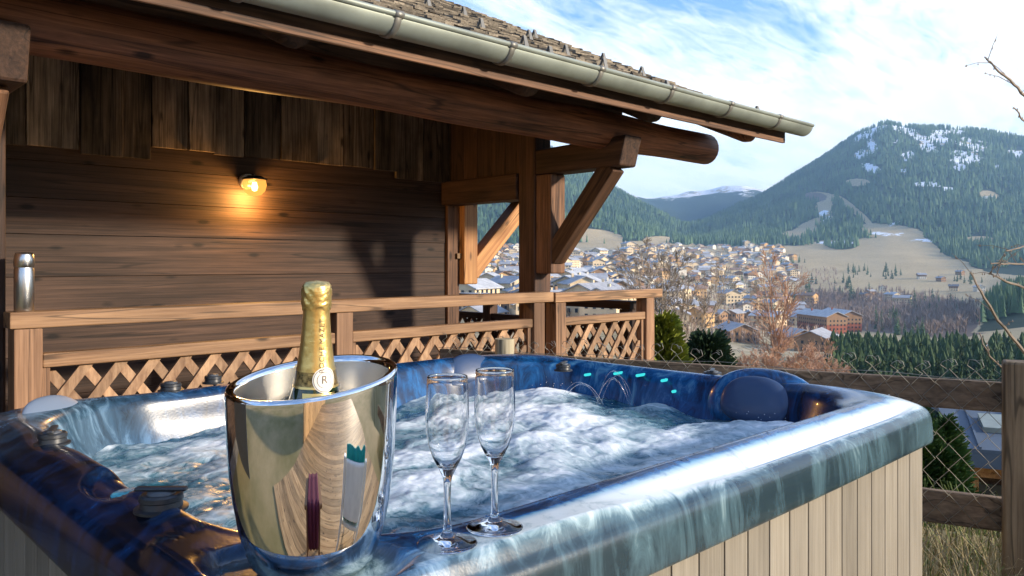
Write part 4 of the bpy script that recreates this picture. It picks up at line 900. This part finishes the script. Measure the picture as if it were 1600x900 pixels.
# ------------------------------------------------------------------ shrubs and trees close by
def leafy(mb, c, h, r0, n, seed, leaf, shape, up=0.6):
    g = random.Random(seed); c = Vector(c)
    for i in range(n):
        t_ = g.random()**0.8; a = g.uniform(0, 6.283); rr = r0*shape(t_)*(0.55+0.45*g.random()**0.5)*(1+0.22*math.sin(a*3+t_*9+seed)+0.15*math.sin(a*7+t_*23))
        p = c+Vector((math.cos(a)*rr, math.sin(a)*rr, t_*h)); dr_ = Vector((math.cos(a)*g.uniform(.3, 1), math.sin(a)*g.uniform(.3, 1), g.uniform(0.1, 1.3)*up)).normalized(); s_ = dr_.cross(Vector((g.uniform(-1, 1), g.uniform(-1, 1), g.uniform(-1, 1)))).normalized()
        L = leaf*g.uniform(0.6, 1.4); q = mb.add([p-s_*L*.18, p+s_*L*.18, p+dr_*L+s_*L*.05, p+dr_*L-s_*L*.05]); mb.face((q, q+1, q+2, q+3))
def shrub(name, lab, px, ytop, D, wpx, mt, n, leaf, shape, seed, spires=((0, 0, 1),)):
    top = Cp(px, ytop, D); z0 = float(H(top.x, top.y))-0.1; h = top.z-z0; r = wpx/2*D/F
    s = empty(name, (top.x, top.y, z0)); tag(s, lab, 'shrub' if 'shrub' in name else 'tree')
    tr = MB(); tr.tube([(0, 0, 0), (0, 0, h*0.8)], [0.05*max(1, h/3), 0.01], 6); tr.build('trunk', M['bark'], s)
    mb = MB()
    for dx, dd, k in spires: leafy(mb, (RX*dx*r+DX*dd*r, RY*dx*r+DY*dd*r, 0.05), (h-0.05)*k, r*(0.75 if len(spires) > 1 else 1), int(n/len(spires)), seed+int(k*100), leaf, shape)
    mb.build('foliage', mt, s); return s
col_ = lambda t_: (math.sin(min(1, t_*1.6+0.25)*math.pi/2))*(1-max(0, (t_-0.55)/0.45)**1.6)
cone_ = lambda t_: (1.03-t_)**0.9
shrub('evergreen_shrub', 'dark green thuja shrub behind the chain link fence right of the tub', 1456, 634, 4.9, 104, M['thuja'], 11000, 0.055, col_, 5, ((-0.42, 0, 1.0), (0.45, 0.1, 0.92), (0.1, -0.35, 0.78)))
shrub('conifer_shrub', 'bright golden green conifer shrub right of the railing end post', 1034, 503, 10, 290, M['shrub_y'], 14000, 0.16, cone_, 6)
shrub('young_spruce', 'small dark young spruce between golden conifer and reddish bushes', 1106, 533, 18, 260, M['conifer'], 9000, 0.30, cone_, 8)

def branchy(mb, p, d, L, r, depth, g, spread, upb, minr, kids=(3, 5), n=4, seg=4, ratio=(0.38, 0.62)):
    pts = [Vector(p)]; rad = [r]; q = Vector(p); dv = Vector(d).normalized()
    for i in range(seg):
        dv = (dv+Vector((g.uniform(-1, 1), g.uniform(-1, 1), g.uniform(-1, 1)))*0.13+Vector((0, 0, upb))*0.10).normalized(); q = q+dv*(L/seg); pts.append(q.copy()); rad.append(max(minr, r*(1-0.75*(i+1)/seg)))
    mb.tube(pts, rad, n if depth > 1 else 3, False)
    if depth <= 0: return
    for k in range(g.randint(*kids)):
        t_ = g.uniform(0.25, 1.0); i = min(seg-1, int(t_*seg)); b = pts[i].lerp(pts[i+1], t_*seg-i); ax_ = (pts[i+1]-pts[i]).normalized(); o_ = ax_.orthogonal().normalized(); o_.rotate(Matrix.Rotation(g.uniform(0, 6.283), 3, ax_))
        nd = (ax_*math.cos(spread)+o_*math.sin(spread)*g.uniform(0.7, 1.3)); branchy(mb, b, nd, L*g.uniform(*ratio)*(1.1-0.4*t_), max(minr, rad[i]*0.6), depth-1, g, spread, upb, minr, kids, n, max(2, seg-1), (0.38, 0.62))
def baretree(name, lab, cat, px, D, ybase, ytop, limbs, lean, mt, bark, depth, seed, spread, upb, minr, tr, wide, kids=(3, 5), group=None, ratio=(0.38, 0.62), fill=(0.60, 0.78)):
    g = random.Random(seed); b = Cp(px, ybase, D); z0 = float(H(b.x, b.y))-0.2; root = empty(name, (b.x, b.y, z0)); tag(root, lab, cat, group)
    zb_ = max(0.15, b.z-z0); ht = (Cp(px, ytop, D).z-b.z)
    tm = MB(); tm.smooth = True; tm.tube([(0, 0, 0), (0.05, 0, zb_*0.5), (0, 0, zb_+0.05)], [tr*1.3, tr*1.1, tr], 8); tm.build('trunk', bark, root)
    cm_ = MB()
    for k in range(limbs):
        a = 6.283*k/limbs+g.uniform(-.4, .4); l = lean*g.uniform(0.3, 1.0) if limbs > 1 else 0.0
        branchy(cm_, (0, 0, zb_*g.uniform(0.9, 1.0)), (math.cos(a)*l, math.sin(a)*l, 1), ht*g.uniform(*fill), tr*0.6, depth, g, spread, upb, minr, kids, 4, 7 if fill[0] > .8 else 4, ratio)
    cm_.build('crown', mt, root)
baretree('bare_tree', 'tall leafless grey tree beyond the short railing, spreading before the village', 'tree', 1042, 22, 606, 352, 8, 0.62, M['twig'], M['bark'], 4, 3, 0.52, 0.5, 0.0058, 0.07, 1, (4, 6))
baretree('bare_tree', 'slim pinkish leafless tree with upright stems, standing above reddish bushes', 'tree', 1212, 32, 610, 398, 4, 0.10, M['twig_r'], M['bark'], 2, 9, 0.62, 0.45, 0.009, 0.085, 1, (13, 17), None, (0.15, 0.30), (0.80, 0.97))
for i, (px, D, yb, yt, lb) in enumerate(((1128, 30, 640, 528, 'low reddish leafless bush just right of the young spruce'), (1165, 27, 640, 530, 'reddish leafless bush left of the slim pinkish tree'), (1198, 26, 640, 520, 'reddish leafless bush in front of the slim pinkish tree'), (1240, 28, 640, 515, 'tall reddish leafless bush just right of the slim pinkish tree'), (1272, 30, 640, 522, 'reddish leafless bush in front of the large red apartment chalets'), (1302, 34, 640, 545, 'rightmost low reddish bush beside the dark spruce stand'))):
    baretree('red_bush', lb, 'bush', px, D, yb, yt, 9, 0.55, M['twig_r'], M['bark'], 3, 40+i, 0.55, 0.5, 0.008, 0.04, 1, (4, 7), 'leafless reddish bushes below the tub')
# tree outside the right edge whose branches reach into the view
rt = empty('bare_tree', Cp(1690, 800, 4.0)); RO = rt.location.copy(); RO.z = float(H(RO.x, RO.y)); rt.location = RO
tag(rt, 'leafless branches with buds reaching in from the right edge of the picture', 'tree')
tm = MB(); tm.smooth = True; tm.tube([Vector((0, 0, -0.2)), Cp(1685, 600, 4.0)-RO, Cp(1680, 380, 4.05)-RO, Cp(1690, 150, 4.1)-RO], [0.06, 0.05, 0.04, 0.02], 8); tm.build('trunk', M['bark'], rt)
g = random.Random(4)
def br(pl_, r0, tw=True, bud=False):
    pts = [Cp(a, b, c)-RO for a, b, c in pl_]; P = []; bm_ = bd = MB()
    for i in range(len(pts)-1):
        for k in range(4): P.append(pts[i].lerp(pts[i+1], k/4)+Vector((g.uniform(-1, 1), g.uniform(-1, 1), g.uniform(-1, 1)))*0.004)
    P.append(pts[-1]); n_ = len(P); bm_.tube(P, [r0*(1-0.75*i/n_)+0.0012 for i in range(n_)], 5)
    for i in range(2, n_):
        if bud or g.random() < 0.3:
            q = P[i]+Vector((g.uniform(-1, 1), g.uniform(-1, 1), g.uniform(-1, 1)))*0.006; bd.lathe([(0, -0.006), (0.004, 0.0), (0, 0.009)], q, 5)
        if tw and g.random() < 0.55:
            d_ = Vector((g.uniform(-1, .4), g.uniform(-1, 1), g.uniform(-.2, 1))).normalized()*g.uniform(0.05, 0.16); m_ = P[i]+d_*0.5+Vector((0, 0, 0.01)); bm_.tube([P[i], m_, P[i]+d_], [0.0022, 0.0017, 0.001], 4)
            for q in range(3): bd.lathe([(0, -0.005), (0.0035, 0.0), (0, 0.008)], P[i]+d_*g.uniform(.4, 1), 5)
    bm_.build('branch', M['twig'], rt)
br([(1688, 200, 4.1), (1640, 172, 4.0), (1600, 150, 3.9), (1578, 125, 3.85), (1556, 106, 3.8), (1540, 90, 3.8)], 0.009, True, True)
br([(1688, 240, 4.1), (1620, 205, 4.0), (1598, 186, 4.0), (1584, 168, 3.95)], 0.006, False, True)
br([(1684, 640, 4.0), (1640, 596, 3.9), (1600, 550, 3.8), (1560, 500, 3.75), (1532, 455, 3.7), (1516, 425, 3.7)], 0.010)
br([(1684, 470, 4.0), (1620, 458, 3.9), (1590, 446, 3.9), (1556, 432, 3.85), (1545, 428, 3.85)], 0.008)
br([(1684, 420, 4.05), (1640, 415, 4.0), (1590, 412, 3.95), (1548, 412, 3.9)], 0.007)
br([(1684, 690, 4.0), (1640, 640, 3.9), (1590, 600, 3.8), (1545, 555, 3.7), (1530, 520, 3.7)], 0.006)
br([(1684, 440, 4.05), (1630, 400, 4.0), (1600, 385, 3.95), (1572, 392, 3.9)], 0.006)

# ------------------------------------------------------------------ neighbour's shed below the fence
A0_ = Cp(1503, 692, 9.0); ev = Vector((DX*-0.41+RX*0.91, DY*-0.41+RY*0.91, 0)); vg = Vector((DX*0.91+RX*0.41, DY*0.91+RY*0.41, 0)).normalized(); ev.normalize()
sd_ = empty('shed', (A0_.x, A0_.y, float(H(A0_.x, A0_.y)))); tag(sd_, 'honey coloured timber shed with blue grey sheet roof, below the fence at right', 'shed'); SO = sd_.location.copy()
def sp_(e, v, z): return A0_-SO+ev*e+vg*v+Vector((0, 0, z))
def slab(name, e0, e1, v0, v1, zlo, zhi, th_, mt):
    mb = MB(); mb.hexa([sp_(e0, v0, zlo), sp_(e1, v0, zlo), sp_(e1, v1, zhi), sp_(e0, v1, zhi), sp_(e0, v0, zlo+th_), sp_(e1, v0, zlo+th_), sp_(e1, v1, zhi+th_), sp_(e0, v1, zhi+th_)]); return mb.build(name, mt, sd_)
ro = slab('roof', -0.15, 3.4, -0.30, 1.15, -0.045, 0.14, 0.05, M['slateroof']); slab('roof', -0.15, 3.4, 1.155, 2.4, 0.14, -0.02, 0.05, M['slateroof'])
for e in np.arange(0.15, 3.4, 0.42):
    q = slab('roof_seam', e-0.012, e+0.012, -0.29, 1.14, 0.008, 0.193, 0.022, M['slateroof']); q.parent = ro
slab('skylight', 0.25, 0.95, 0.30, 0.85, 0.085, 0.155, 0.06, M['zinc'])
slab('fascia', -0.14, 3.35, -0.30, -0.27, -0.20, -0.20, 0.153, M['slateroof'])
slab('beam', 0.0, 3.3, -0.05, 0.08, -0.36, -0.36, 0.22, M['orange_x'])
for e in (0.05, 0.62, 2.2): slab('post', e, e+0.11, -0.055, 0.055, -2.6, -2.6, 2.238, M['orange_z'])
slab('wall', 0.0, 3.3, 0.18, 0.24, -2.6, -2.6, 2.4, M['dark_x']); 
slab('window', 0.16, 0.60, 0.150, 0.178, -1.0, -1.0, 0.52, M['window']); slab('rail', 0.0, 3.3, -0.03, 0.03, -0.93, -0.93, 0.10, M['orange_x']); slab('rail', 0.0, 3.3, -0.03, 0.03, -1.50, -1.50, 0.10, M['orange_x'])

# ------------------------------------------------------------------ spruces one can tell apart
def spruce_proto(name, h, r, whorls, nb, seed, mt):
    g = random.Random(seed); root = empty(name, (0, 0, 0)); tr = MB(); tr.tube([(0, 0, -0.5), (0, 0, h*0.92)], [h*0.018, 0.02], 6); to = tr.build('trunk', M['bark'], root); mb = MB()
    for w_ in range(whorls):
        t_ = (w_+0.3)/whorls; z = h*(0.07+0.93*t_); L0 = r*(1-t_)**0.85+0.05*r
        for k in range(max(4, int(nb*(1-0.55*t_)))):
            a = g.uniform(0, 6.283); L = L0*g.uniform(0.65, 1.15); d = Vector((math.cos(a), math.sin(a), 0)); s_ = Vector((-d.y, d.x, 0)); dz = h*g.uniform(0.012, 0.05); zz_ = z+g.uniform(-.5, .5)*h/whorls; wd = L*g.uniform(0.22, 0.34)
            p0 = Vector((0, 0, zz_+dz)); m_ = d*L*0.55+Vector((0, 0, zz_+dz*0.3)); tp = d*L+Vector((0, 0, zz_-dz*0.5)); dn = Vector((0, 0, -h*0.03))
            q = mb.add([p0, m_-s_*wd+dn, tp, m_+s_*wd+dn, m_+Vector((0, 0, .02*h))]); mb.face((q, q+1, q+4)); mb.face((q+1, q+2, q+4)); mb.face((q+2, q+3, q+4)); mb.face((q+3, q, q+4))
    mb.tube([(0, 0, h*0.94), (0, 0, h)], [0.05, 0.01], 4)
    co = mb.build('crown', mt, root); KIDS[root.name] = [to, co]; return root
protos = [spruce_proto('spruce_tree', 10.5, 2.3+0.25*i, 22, 14, 60+i, M['conifer']) for i in range(4)]
used = set()
def place(i, proto, p, s, rz, lab, grp, cat='tree'):
    if id(proto) in used: o = copy_tree(proto)
    else: o = proto; used.add(id(proto))
    o.location = p; o.scale = (s, s, s*random.uniform(0.92, 1.1)); o.rotation_euler = (0, 0, rz); tag(o, lab, cat, grp); return o
k = 0; spots = []
for t_ in range(4000):
    px = random.uniform(1292, 1640); D = random.uniform(105, 235)
    if px < 1322 and random.random() < 0.5: continue
    x, y = (DX+(px-800)/F*RX)*D, (DY+(px-800)/F*RY)*D
    if all((x-a)**2+(y-b)**2 > 4.3**2 for a, b in spots):
        spots.append((x, y)); row = 'front row' if D < 135 else ('middle' if D < 180 else 'back row'); sec = 'left end' if px < 1385 else ('centre' if px < 1480 else 'right end')
        sz = (0.95+random.uniform(-0.12, 0.14))*(1.0-0.10*((D-105)/120))
        place(k, protos[k % 4], (x, y, float(H(x, y))-0.3), sz, random.uniform(0, 6.28), f'dark spruce in the stand above the fence, {row}, {sec}', 'spruces in the dark stand above the fence'); k += 1
    if k >= 175: break
small = [spruce_proto('spruce_tree', 16, 3.0+0.4*i, 11, 9, 80+i, M['forest']) for i in range(3)]
CL = [(1264, 455, 18, 14, 12, 'in the clump right of the pinkish tree'), (1330, 455, 34, 18, 20, 'in the large clump in the mid valley'), (1345, 428, 26, 8, 12, 'in the upper clump on the tan field'), (1392, 432, 16, 8, 9, 'in the small clump right of the mid valley'), (1240, 412, 26, 6, 8, 'in the row at the village edge below the tan field'),
      (1465, 482, 45, 12, 16, 'in the clump beside the bare woodland'), (1515, 440, 26, 5, 8, 'in the short row at the far right fields'), (1385, 510, 30, 10, 12, 'in the clump behind the dark stand'), (1420, 525, 30, 8, 9, 'in the clump just behind the dark stand'), (1180, 432, 60, 22, 10, 'scattered among the village houses right of the bare tree'), (1010, 425, 80, 22, 10, 'scattered among the village houses behind the bare tree'), (890, 440, 50, 22, 9, 'scattered among the houses near the dark post'), (770, 430, 45, 20, 6, 'scattered among the houses in the gap by the wall'), (1215, 480, 30, 25, 8, 'scattered among the lower houses behind the pinkish tree')]
for cx, cy, rx_, ry_, n_, wh in CL:
    for j in range(n_):
        a = random.uniform(0, 6.28); q = math.sqrt(random.random()); gp = ground_at(cx+rx_*q*math.cos(a), cy+ry_*q*math.sin(a), 330)
        if gp is None: continue
        p, D = gp; place(k, random.choice(small), p-Vector((0, 0, 0.5)), random.uniform(0.55, 1.15)*(1.0 if D > 600 else 0.7), random.uniform(0, 6.28), f'small dark conifer {wh}', 'conifers dotted across the valley'); k += 1

gq = np.random.default_rng(5); n_ = 900; u = (gq.uniform(1300, 1680, n_)-800)/F; d = np.sqrt(gq.uniform(150**2, 270**2, n_)); x, y = (DX+u*RX)*d, (DY+u*RY)*d
V_, F_ = conifers(x, y, H(x, y), 9.5, 0.27, 8, 7, 10)
tag(npmesh('spruce_wood', V_, F_, M['conifer']), 'dense dark spruce wood filling in behind the row of single spruces', 'wood', kind='stuff')
gq = np.random.default_rng(6); n_ = 2300; pxq = gq.uniform(715, 1310, n_); u = (pxq-800)/F; d = np.sqrt(gq.uniform(330**2, 1500**2, n_)); x, y = (DX+u*RX)*d, (DY+u*RY)*d
V_, F_ = bare_far(x, y, H(x, y), 8, 9)
tag(npmesh('garden_trees', V_, F_, M['barewood']), 'leafless garden trees and bushes between the village houses', 'trees', kind='stuff')
# ------------------------------------------------------------------ village
PW = {k_: plain('house_wall_'+k_, c_, 0.8, 0, 0.2, 0.15, 0.3) for k_, c_ in dict(cream=(0.72, 0.56, 0.35), white=(0.76, 0.68, 0.54), brown=(0.30, 0.18, 0.10), ochre=(0.55, 0.34, 0.15), red=(0.30, 0.10, 0.06)).items()}
PR_ = {k_: plain('house_roof_'+k_, c_, 0.75, 0, 0.3, 0.2, 0.4) for k_, c_ in dict(grey=(0.34, 0.34, 0.35), pale=(0.46, 0.46, 0.46), brown=(0.26, 0.17, 0.12), dark=(0.14, 0.14, 0.15)).items()}
NAM = dict(grey='slate grey', pale='pale frosted', brown='brown', dark='dark')
def house_proto(L, Wd, hw, wall, roof_, upper, pitch=0.42):
    root = empty('house', (0, 0, 0)); mb = MB(); hr = Wd/2*pitch
    mb.box(-L/2, L/2, -Wd/2, Wd/2, -4, hw*(0.55 if upper else 1)); 
    if upper: mb.mi = 2; mb.box(-L/2-0.15, L/2+0.15, -Wd/2-0.15, Wd/2+0.15, hw*0.55+0.01, hw)
    zt = hw
    for sx in (-1, 1):
        b = mb.add([(sx*L/2, -Wd/2, zt), (sx*L/2, Wd/2, zt), (sx*L/2, 0, zt+hr)]); mb.face((b, b+1, b+2))
    mb.mi = 1
    for fl in range(int(hw/2.8)):
        zc = 1.5+fl*2.8
        for x in np.arange(-L/2+1.6, L/2-1, 2.9):
            for sy in (-1, 1): y = sy*(Wd/2+0.2); b = mb.add([(x-.5, y, zc-.65), (x+.5, y, zc-.65), (x+.5, y, zc+.65), (x-.5, y, zc+.65)]); mb.face((b, b+1, b+2, b+3))
        for y in np.arange(-Wd/2+1.6, Wd/2-1, 2.7):
            for sx in (-1, 1): x = sx*(L/2+0.2); b = mb.add([(x, y-.5, zc-.65), (x, y+.5, zc-.65), (x, y+.5, zc+.65), (x, y-.5, zc+.65)]); mb.face((b, b+1, b+2, b+3))
    w_ = mb.build('wall', [PW[wall], M['window'], PW[upper or wall]], root)
    rm = MB(); o = 1.1; d = o*pitch
    for s in (-1, 1):
        rm.hexa([(-L/2-o, s*(Wd/2+o), zt-d), (L/2+o, s*(Wd/2+o), zt-d), (L/2+o, s*0.01, zt+hr+.05), (-L/2-o, s*0.01, zt+hr+.05), (-L/2-o, s*(Wd/2+o), zt-d+.3), (L/2+o, s*(Wd/2+o), zt-d+.3), (L/2+o, s*0.01, zt+hr+.38), (-L/2-o, s*0.01, zt+hr+.38)])
    r_ = rm.build('roof', PR_[roof_], root); cm_ = MB(); cm_.box(L*.2, L*.2+.9, Wd*.12, Wd*.12+.9, zt+hr*.5, zt+hr+1.1); c_ = cm_.build('chimney', PW[wall], r_)
    KIDS[root.name] = [w_, r_]; KIDS[w_.name] = []; KIDS[r_.name] = [c_]; KIDS[c_.name] = []
    return root, f"{wall}{' and brown' if upper and wall != 'brown' else ''} house with {NAM[roof_]} roof"
HP = [house_proto(*a) for a in ((13, 10, 6.5, 'cream', 'grey', None), (12, 11, 7, 'white', 'grey', 'brown'), (14, 10, 6, 'white', 'pale', None), (11, 10, 7, 'cream', 'dark', 'brown'), (16, 11, 8.5, 'cream', 'pale', None), (11, 9, 6, 'brown', 'grey', None), (13, 11, 8, 'ochre', 'brown', None), (12, 10, 6, 'white', 'brown', None), (18, 12, 10, 'cream', 'grey', None))]
BIG = [house_proto(*a) for a in ((40, 15, 13, 'red', 'pale', 'brown'), (20, 13, 6, 'brown', 'grey', None), (24, 14, 12, 'cream', 'pale', None))]
hs = []
def put(pr, p, rz, s=1.0):
    root, lab = pr; px, py, D = pixel(p.x, p.y, p.z)
    zone = 'in the gap by the wall' if px < 818 else 'just right of the post' if px < 930 else 'left of the bare tree' if px < 985 else 'behind the bare tree' if px < 1050 else 'right of the bare tree' if px < 1120 else 'between bare and pinkish trees' if px < 1180 else 'behind the pinkish tree' if px < 1250 else 'right of the pinkish tree'
    rows = 'top row' if py < 400 else 'upper rows' if py < 425 else 'middle rows' if py < 455 else 'lower rows' if py < 495 else 'lowest row'
    if id(root) in used: o = copy_tree(root)
    else: o = root; used.add(id(root))
    o.location = p; o.rotation_euler = (0, 0, rz); o.scale = (s, s, s); tag(o, f'{lab}, {zone}, {rows}', 'house', 'houses of the village'); hs.append((p.x, p.y))
for px, py, i, rz in ((1283, 520, 0, 0.95), (1312, 517, 0, 0.75), (1150, 533, 1, 0.8), (1170, 503, 1, 0.6), (1240, 543, 1, 0.9), (1275, 548, 1, 0.3), (1215, 515, 1, 0.8), (740, 462, 1, 0.9), (775, 405, 2, 0.5), (800, 402, 2, 0.9), (935, 452, 1, 0.7), (1165, 385, 2, 0.8), (1190, 425, 2, 0.7)):
    gp = ground_at(px, py, 300)
    if gp: put(BIG[i], gp[0], rz+random.uniform(-.1, .1))
for t_ in range(9000):
    px = random.uniform(715, 1300); py = random.choice((random.uniform(384, 470), random.uniform(384, 470), random.uniform(470, 520)))
    if px > 1235+max(0, (py-400))*0.45 or (px > 1120 and py > 490 and random.random() < .6) or py < 386+0.04*max(0, 900-px): continue
    if px > 1250 and random.random() < .6: continue
    if py < 400 and 860 < px < 980 : continue
    gp = ground_at(px, py, 300)
    if gp is None: continue
    p, D = gp
    if min([(p.x-a)**2+(p.y-b)**2 for a, b in hs] or [1e9]) < (17 if D < 900 else 16)**2: continue
    put(random.choice(HP), p, random.choice((0.2, 0.8, 1.0, 1.35, 2.4))+random.uniform(-.25, .25), random.uniform(0.95, 1.3)*(1.25 if px < 1000 else 1.0))
    if len(hs) >= 285: break
for px, py in ((1440, 436), (1470, 440), (1395, 470), (1360, 462), (1380, 455), (1352, 468), (1490, 455), (1530, 455), (1500, 430), (1410, 478)):
    gp = ground_at(px, py, 330)
    if gp: put(random.choice(HP), gp[0], random.uniform(0, 3))
far_h = MB(); nf = 0
FM = [PW['cream'], PW['white'], PW['ochre'], PR_['grey'], PR_['pale'], PR_['brown']]
for t_ in range(6000):
    px = random.uniform(725, 1255); py = random.uniform(385, 432)
    if px > 1225+max(0, (py-400))*0.6 or (py < 398 and 860 < px < 985): continue
    gp = ground_at(px, py, 500)
    if gp is None: continue
    p, D = gp
    if D < 800 or min((p.x-a)**2+(p.y-b)**2 for a, b in hs) < 12**2: continue
    hs.append((p.x, p.y)); nf += 1; a = random.choice((0.2, 0.8, 1.0, 1.35, 2.4))+random.uniform(-.2, .2); ex = Vector((math.cos(a), math.sin(a), 0)); ey = Vector((-ex.y, ex.x, 0)); L, W_, h = random.uniform(6, 9), random.uniform(5, 7), random.uniform(5.5, 8.5); hr = W_*0.45
    far_h.mi = random.choice((0, 0, 1, 1, 2)); q = lambda x, y, z: p+ex*x+ey*y+Vector((0, 0, z))
    far_h.hexa([q(-L, -W_, -3), q(L, -W_, -3), q(L, W_, -3), q(-L, W_, -3), q(-L, -W_, h), q(L, -W_, h), q(L, W_, h), q(-L, W_, h)])
    for s in (-1, 1): b = far_h.add([q(s*L, -W_, h), q(s*L, W_, h), q(s*L, 0, h+hr)]); far_h.face((b, b+1, b+2))
    far_h.mi = random.choice((3, 3, 4, 5))
    for s in (-1, 1): far_h.hexa([q(-L-1, s*(W_+1), h-.5), q(L+1, s*(W_+1), h-.5), q(L+1, s*.01, h+hr+.05), q(-L-1, s*.01, h+hr+.05), q(-L-1, s*(W_+1), h-.2), q(L+1, s*(W_+1), h-.2), q(L+1, s*.01, h+hr+.4), q(-L-1, s*.01, h+hr+.4)])
    if nf >= 260: break
tag(far_h.build('distant_houses', FM), 'packed far houses filling the upper village between the nearer ones', 'houses', kind='stuff')
# plank wall of the house behind the photographer, mirrored in the steel cooler
pw = empty('plank_wall', (-1.7, -1.5, 0)); tag(pw, 'golden pine board wall behind the viewpoint, mirrored in the steel cooler', 'wall'); mb = MB(); y = -6.0
while y < -0.1: mb.rv = random.random(); mb.box(-0.05, 0.0, y, y+0.155, 0, 2.7); y += 0.16
mb.build('boards', M['pine'], pw)
dw = empty('plank_wall', (-1.7, 2, 0)); tag(dw, 'added dark board wall out of frame, darkening reflections in the tub rim', 'wall'); mb = MB(); y = 0.45
while y < 4.0: mb.rv = random.random(); mb.box(-0.05, 0.0, y, y+0.155, 0, 1.75); y += 0.16
mb.build('boards', plain('dark_reflection_board', (0.03, 0.032, 0.036), 0.6), dw)  # unseen wall added so the left rim reflects something dark

# garden chair with a teal towel to the right of the viewpoint: added stand-ins for teal cloth reflected in the cooler
gc = empty('garden_chair', (1.02, 0.10, 0)); gc.rotation_euler = (0, 0, R(215)); tag(gc, 'white garden chair added out of view for its reflection in the steel cooler', 'chair')
for sx in (-1, 1):
    for sy in (-1, 1): mb = MB(); mb.box(sx*.22-.02, sx*.22+.02, sy*.21-.02, sy*.21+.02, 0.0, 0.40 if sy > 0 else 0.80); mb.build('leg', M['white_p'], gc, 0.005)
mb = MB(); mb.box(-.25, .25, -.18, .25, 0.401, 0.44); mb.build('seat', M['white_p'], gc, 0.01); mb = MB(); mb.box(-.19, .19, -.225, -.195, 0.50, 0.79); mb.build('backrest', M['white_p'], gc, 0.01)
tq = MB(); tq.smooth = True; prev = None
for j in range(25):
    s_ = j/24*1.15; yy, zz_ = (-.165-0.006, 0.83-s_) if s_ < 0.37 else ((-.171+(s_-.37), 0.458) if s_ < 0.80 else (0.262, 0.458-(s_-.80)))
    b = tq.add([(-.20+.40*k/20, yy+0.012*math.sin(k*1.1+j*.3), zz_+0.006*math.sin(k*0.9)) for k in range(21)])
    if prev is not None:
        for k in range(20): tq.face((prev+k, prev+k+1, b+k+1, b+k))
    prev = b
to_ = tq.build('towel', plain('teal_cloth', (0.01, 0.30, 0.26), 0.8)); to_.location = (1.02, 0.10, 0); to_.rotation_euler = (0, 0, R(215)); so2 = to_.modifiers.new('s', 'SOLIDIFY'); so2.thickness = 0.008; so2.offset = 1; tag(to_, 'added teal towel on the white garden chair, for the cooler reflection', 'towel')

# stool with a maroon towel added in place of a person's reflection; the board deck is mirrored too
sl = empty('stool', (0.16, 0.27, 0)); sl.rotation_euler = (0, 0, R(60)); tag(sl, 'small wooden stool added below the viewpoint for a dark reflection in the cooler', 'stool')
for sx in (-1, 1):
    for sy in (-1, 1): mb = MB(); mb.hexa([(sx*.13-.015, sy*.13-.015, 0.035), (sx*.13+.015, sy*.13-.015, 0.035), (sx*.13+.015, sy*.13+.015, 0.035), (sx*.13-.015, sy*.13+.015, 0.035), (sx*.10-.015, sy*.10-.015, 0.63), (sx*.10+.015, sy*.10-.015, 0.63), (sx*.10+.015, sy*.10+.015, 0.63), (sx*.10-.015, sy*.10+.015, 0.63)]); mb.build('leg', M['rail_z'], sl)
mb = MB(); mb.box(-.14, .14, -.14, .14, 0.631, 0.66); mb.build('seat', M['rail_x'], sl, 0.008)
tq = MB(); tq.smooth = True; prev = None
for j in range(25):
    s_ = j/24*1.0; xx, zz_ = (-.155, 0.675-(0.36-s_)) if s_ < 0.36 else ((-.155+(s_-.36), 0.675) if s_ < 0.67 else (0.155, 0.675-(s_-.67)))
    b = tq.add([(xx+0.010*math.sin(k*1.3+j*.2)*(1 if xx > 0 else -1)*(abs(xx) > .15), -.09+.18*k/16, zz_+0.003*math.sin(k*.9)) for k in range(17)])
    if prev is not None:
        for k in range(16): tq.face((prev+k, prev+k+1, b+k+1, b+k))
    prev = b
to2 = tq.build('towel', plain('maroon_cloth', (0.10, 0.008, 0.03), 0.85)); to2.location = sl.location; to2.rotation_euler = sl.rotation_euler; s3 = to2.modifiers.new('s', 'SOLIDIFY'); s3.thickness = 0.008; s3.offset = 0; tag(to2, 'added maroon towel on the stool, standing in for a person in the cooler reflection', 'towel')
dk = MB(); y = -6.0
while y < 0.70: dk.rv = random.random(); dk.box(-1.69, 3.0, y, y+0.138, 0.002, 0.032); y += 0.143
tag(dk.build('deck', wood('deck_board', (0.26, 0.15, 0.065), (0.54, 0.36, 0.18), 'X', 20, 1.0, 0.7, 0.3, 0.3)), 'wooden board deck in front of the hot tub', 'deck', kind='structure')
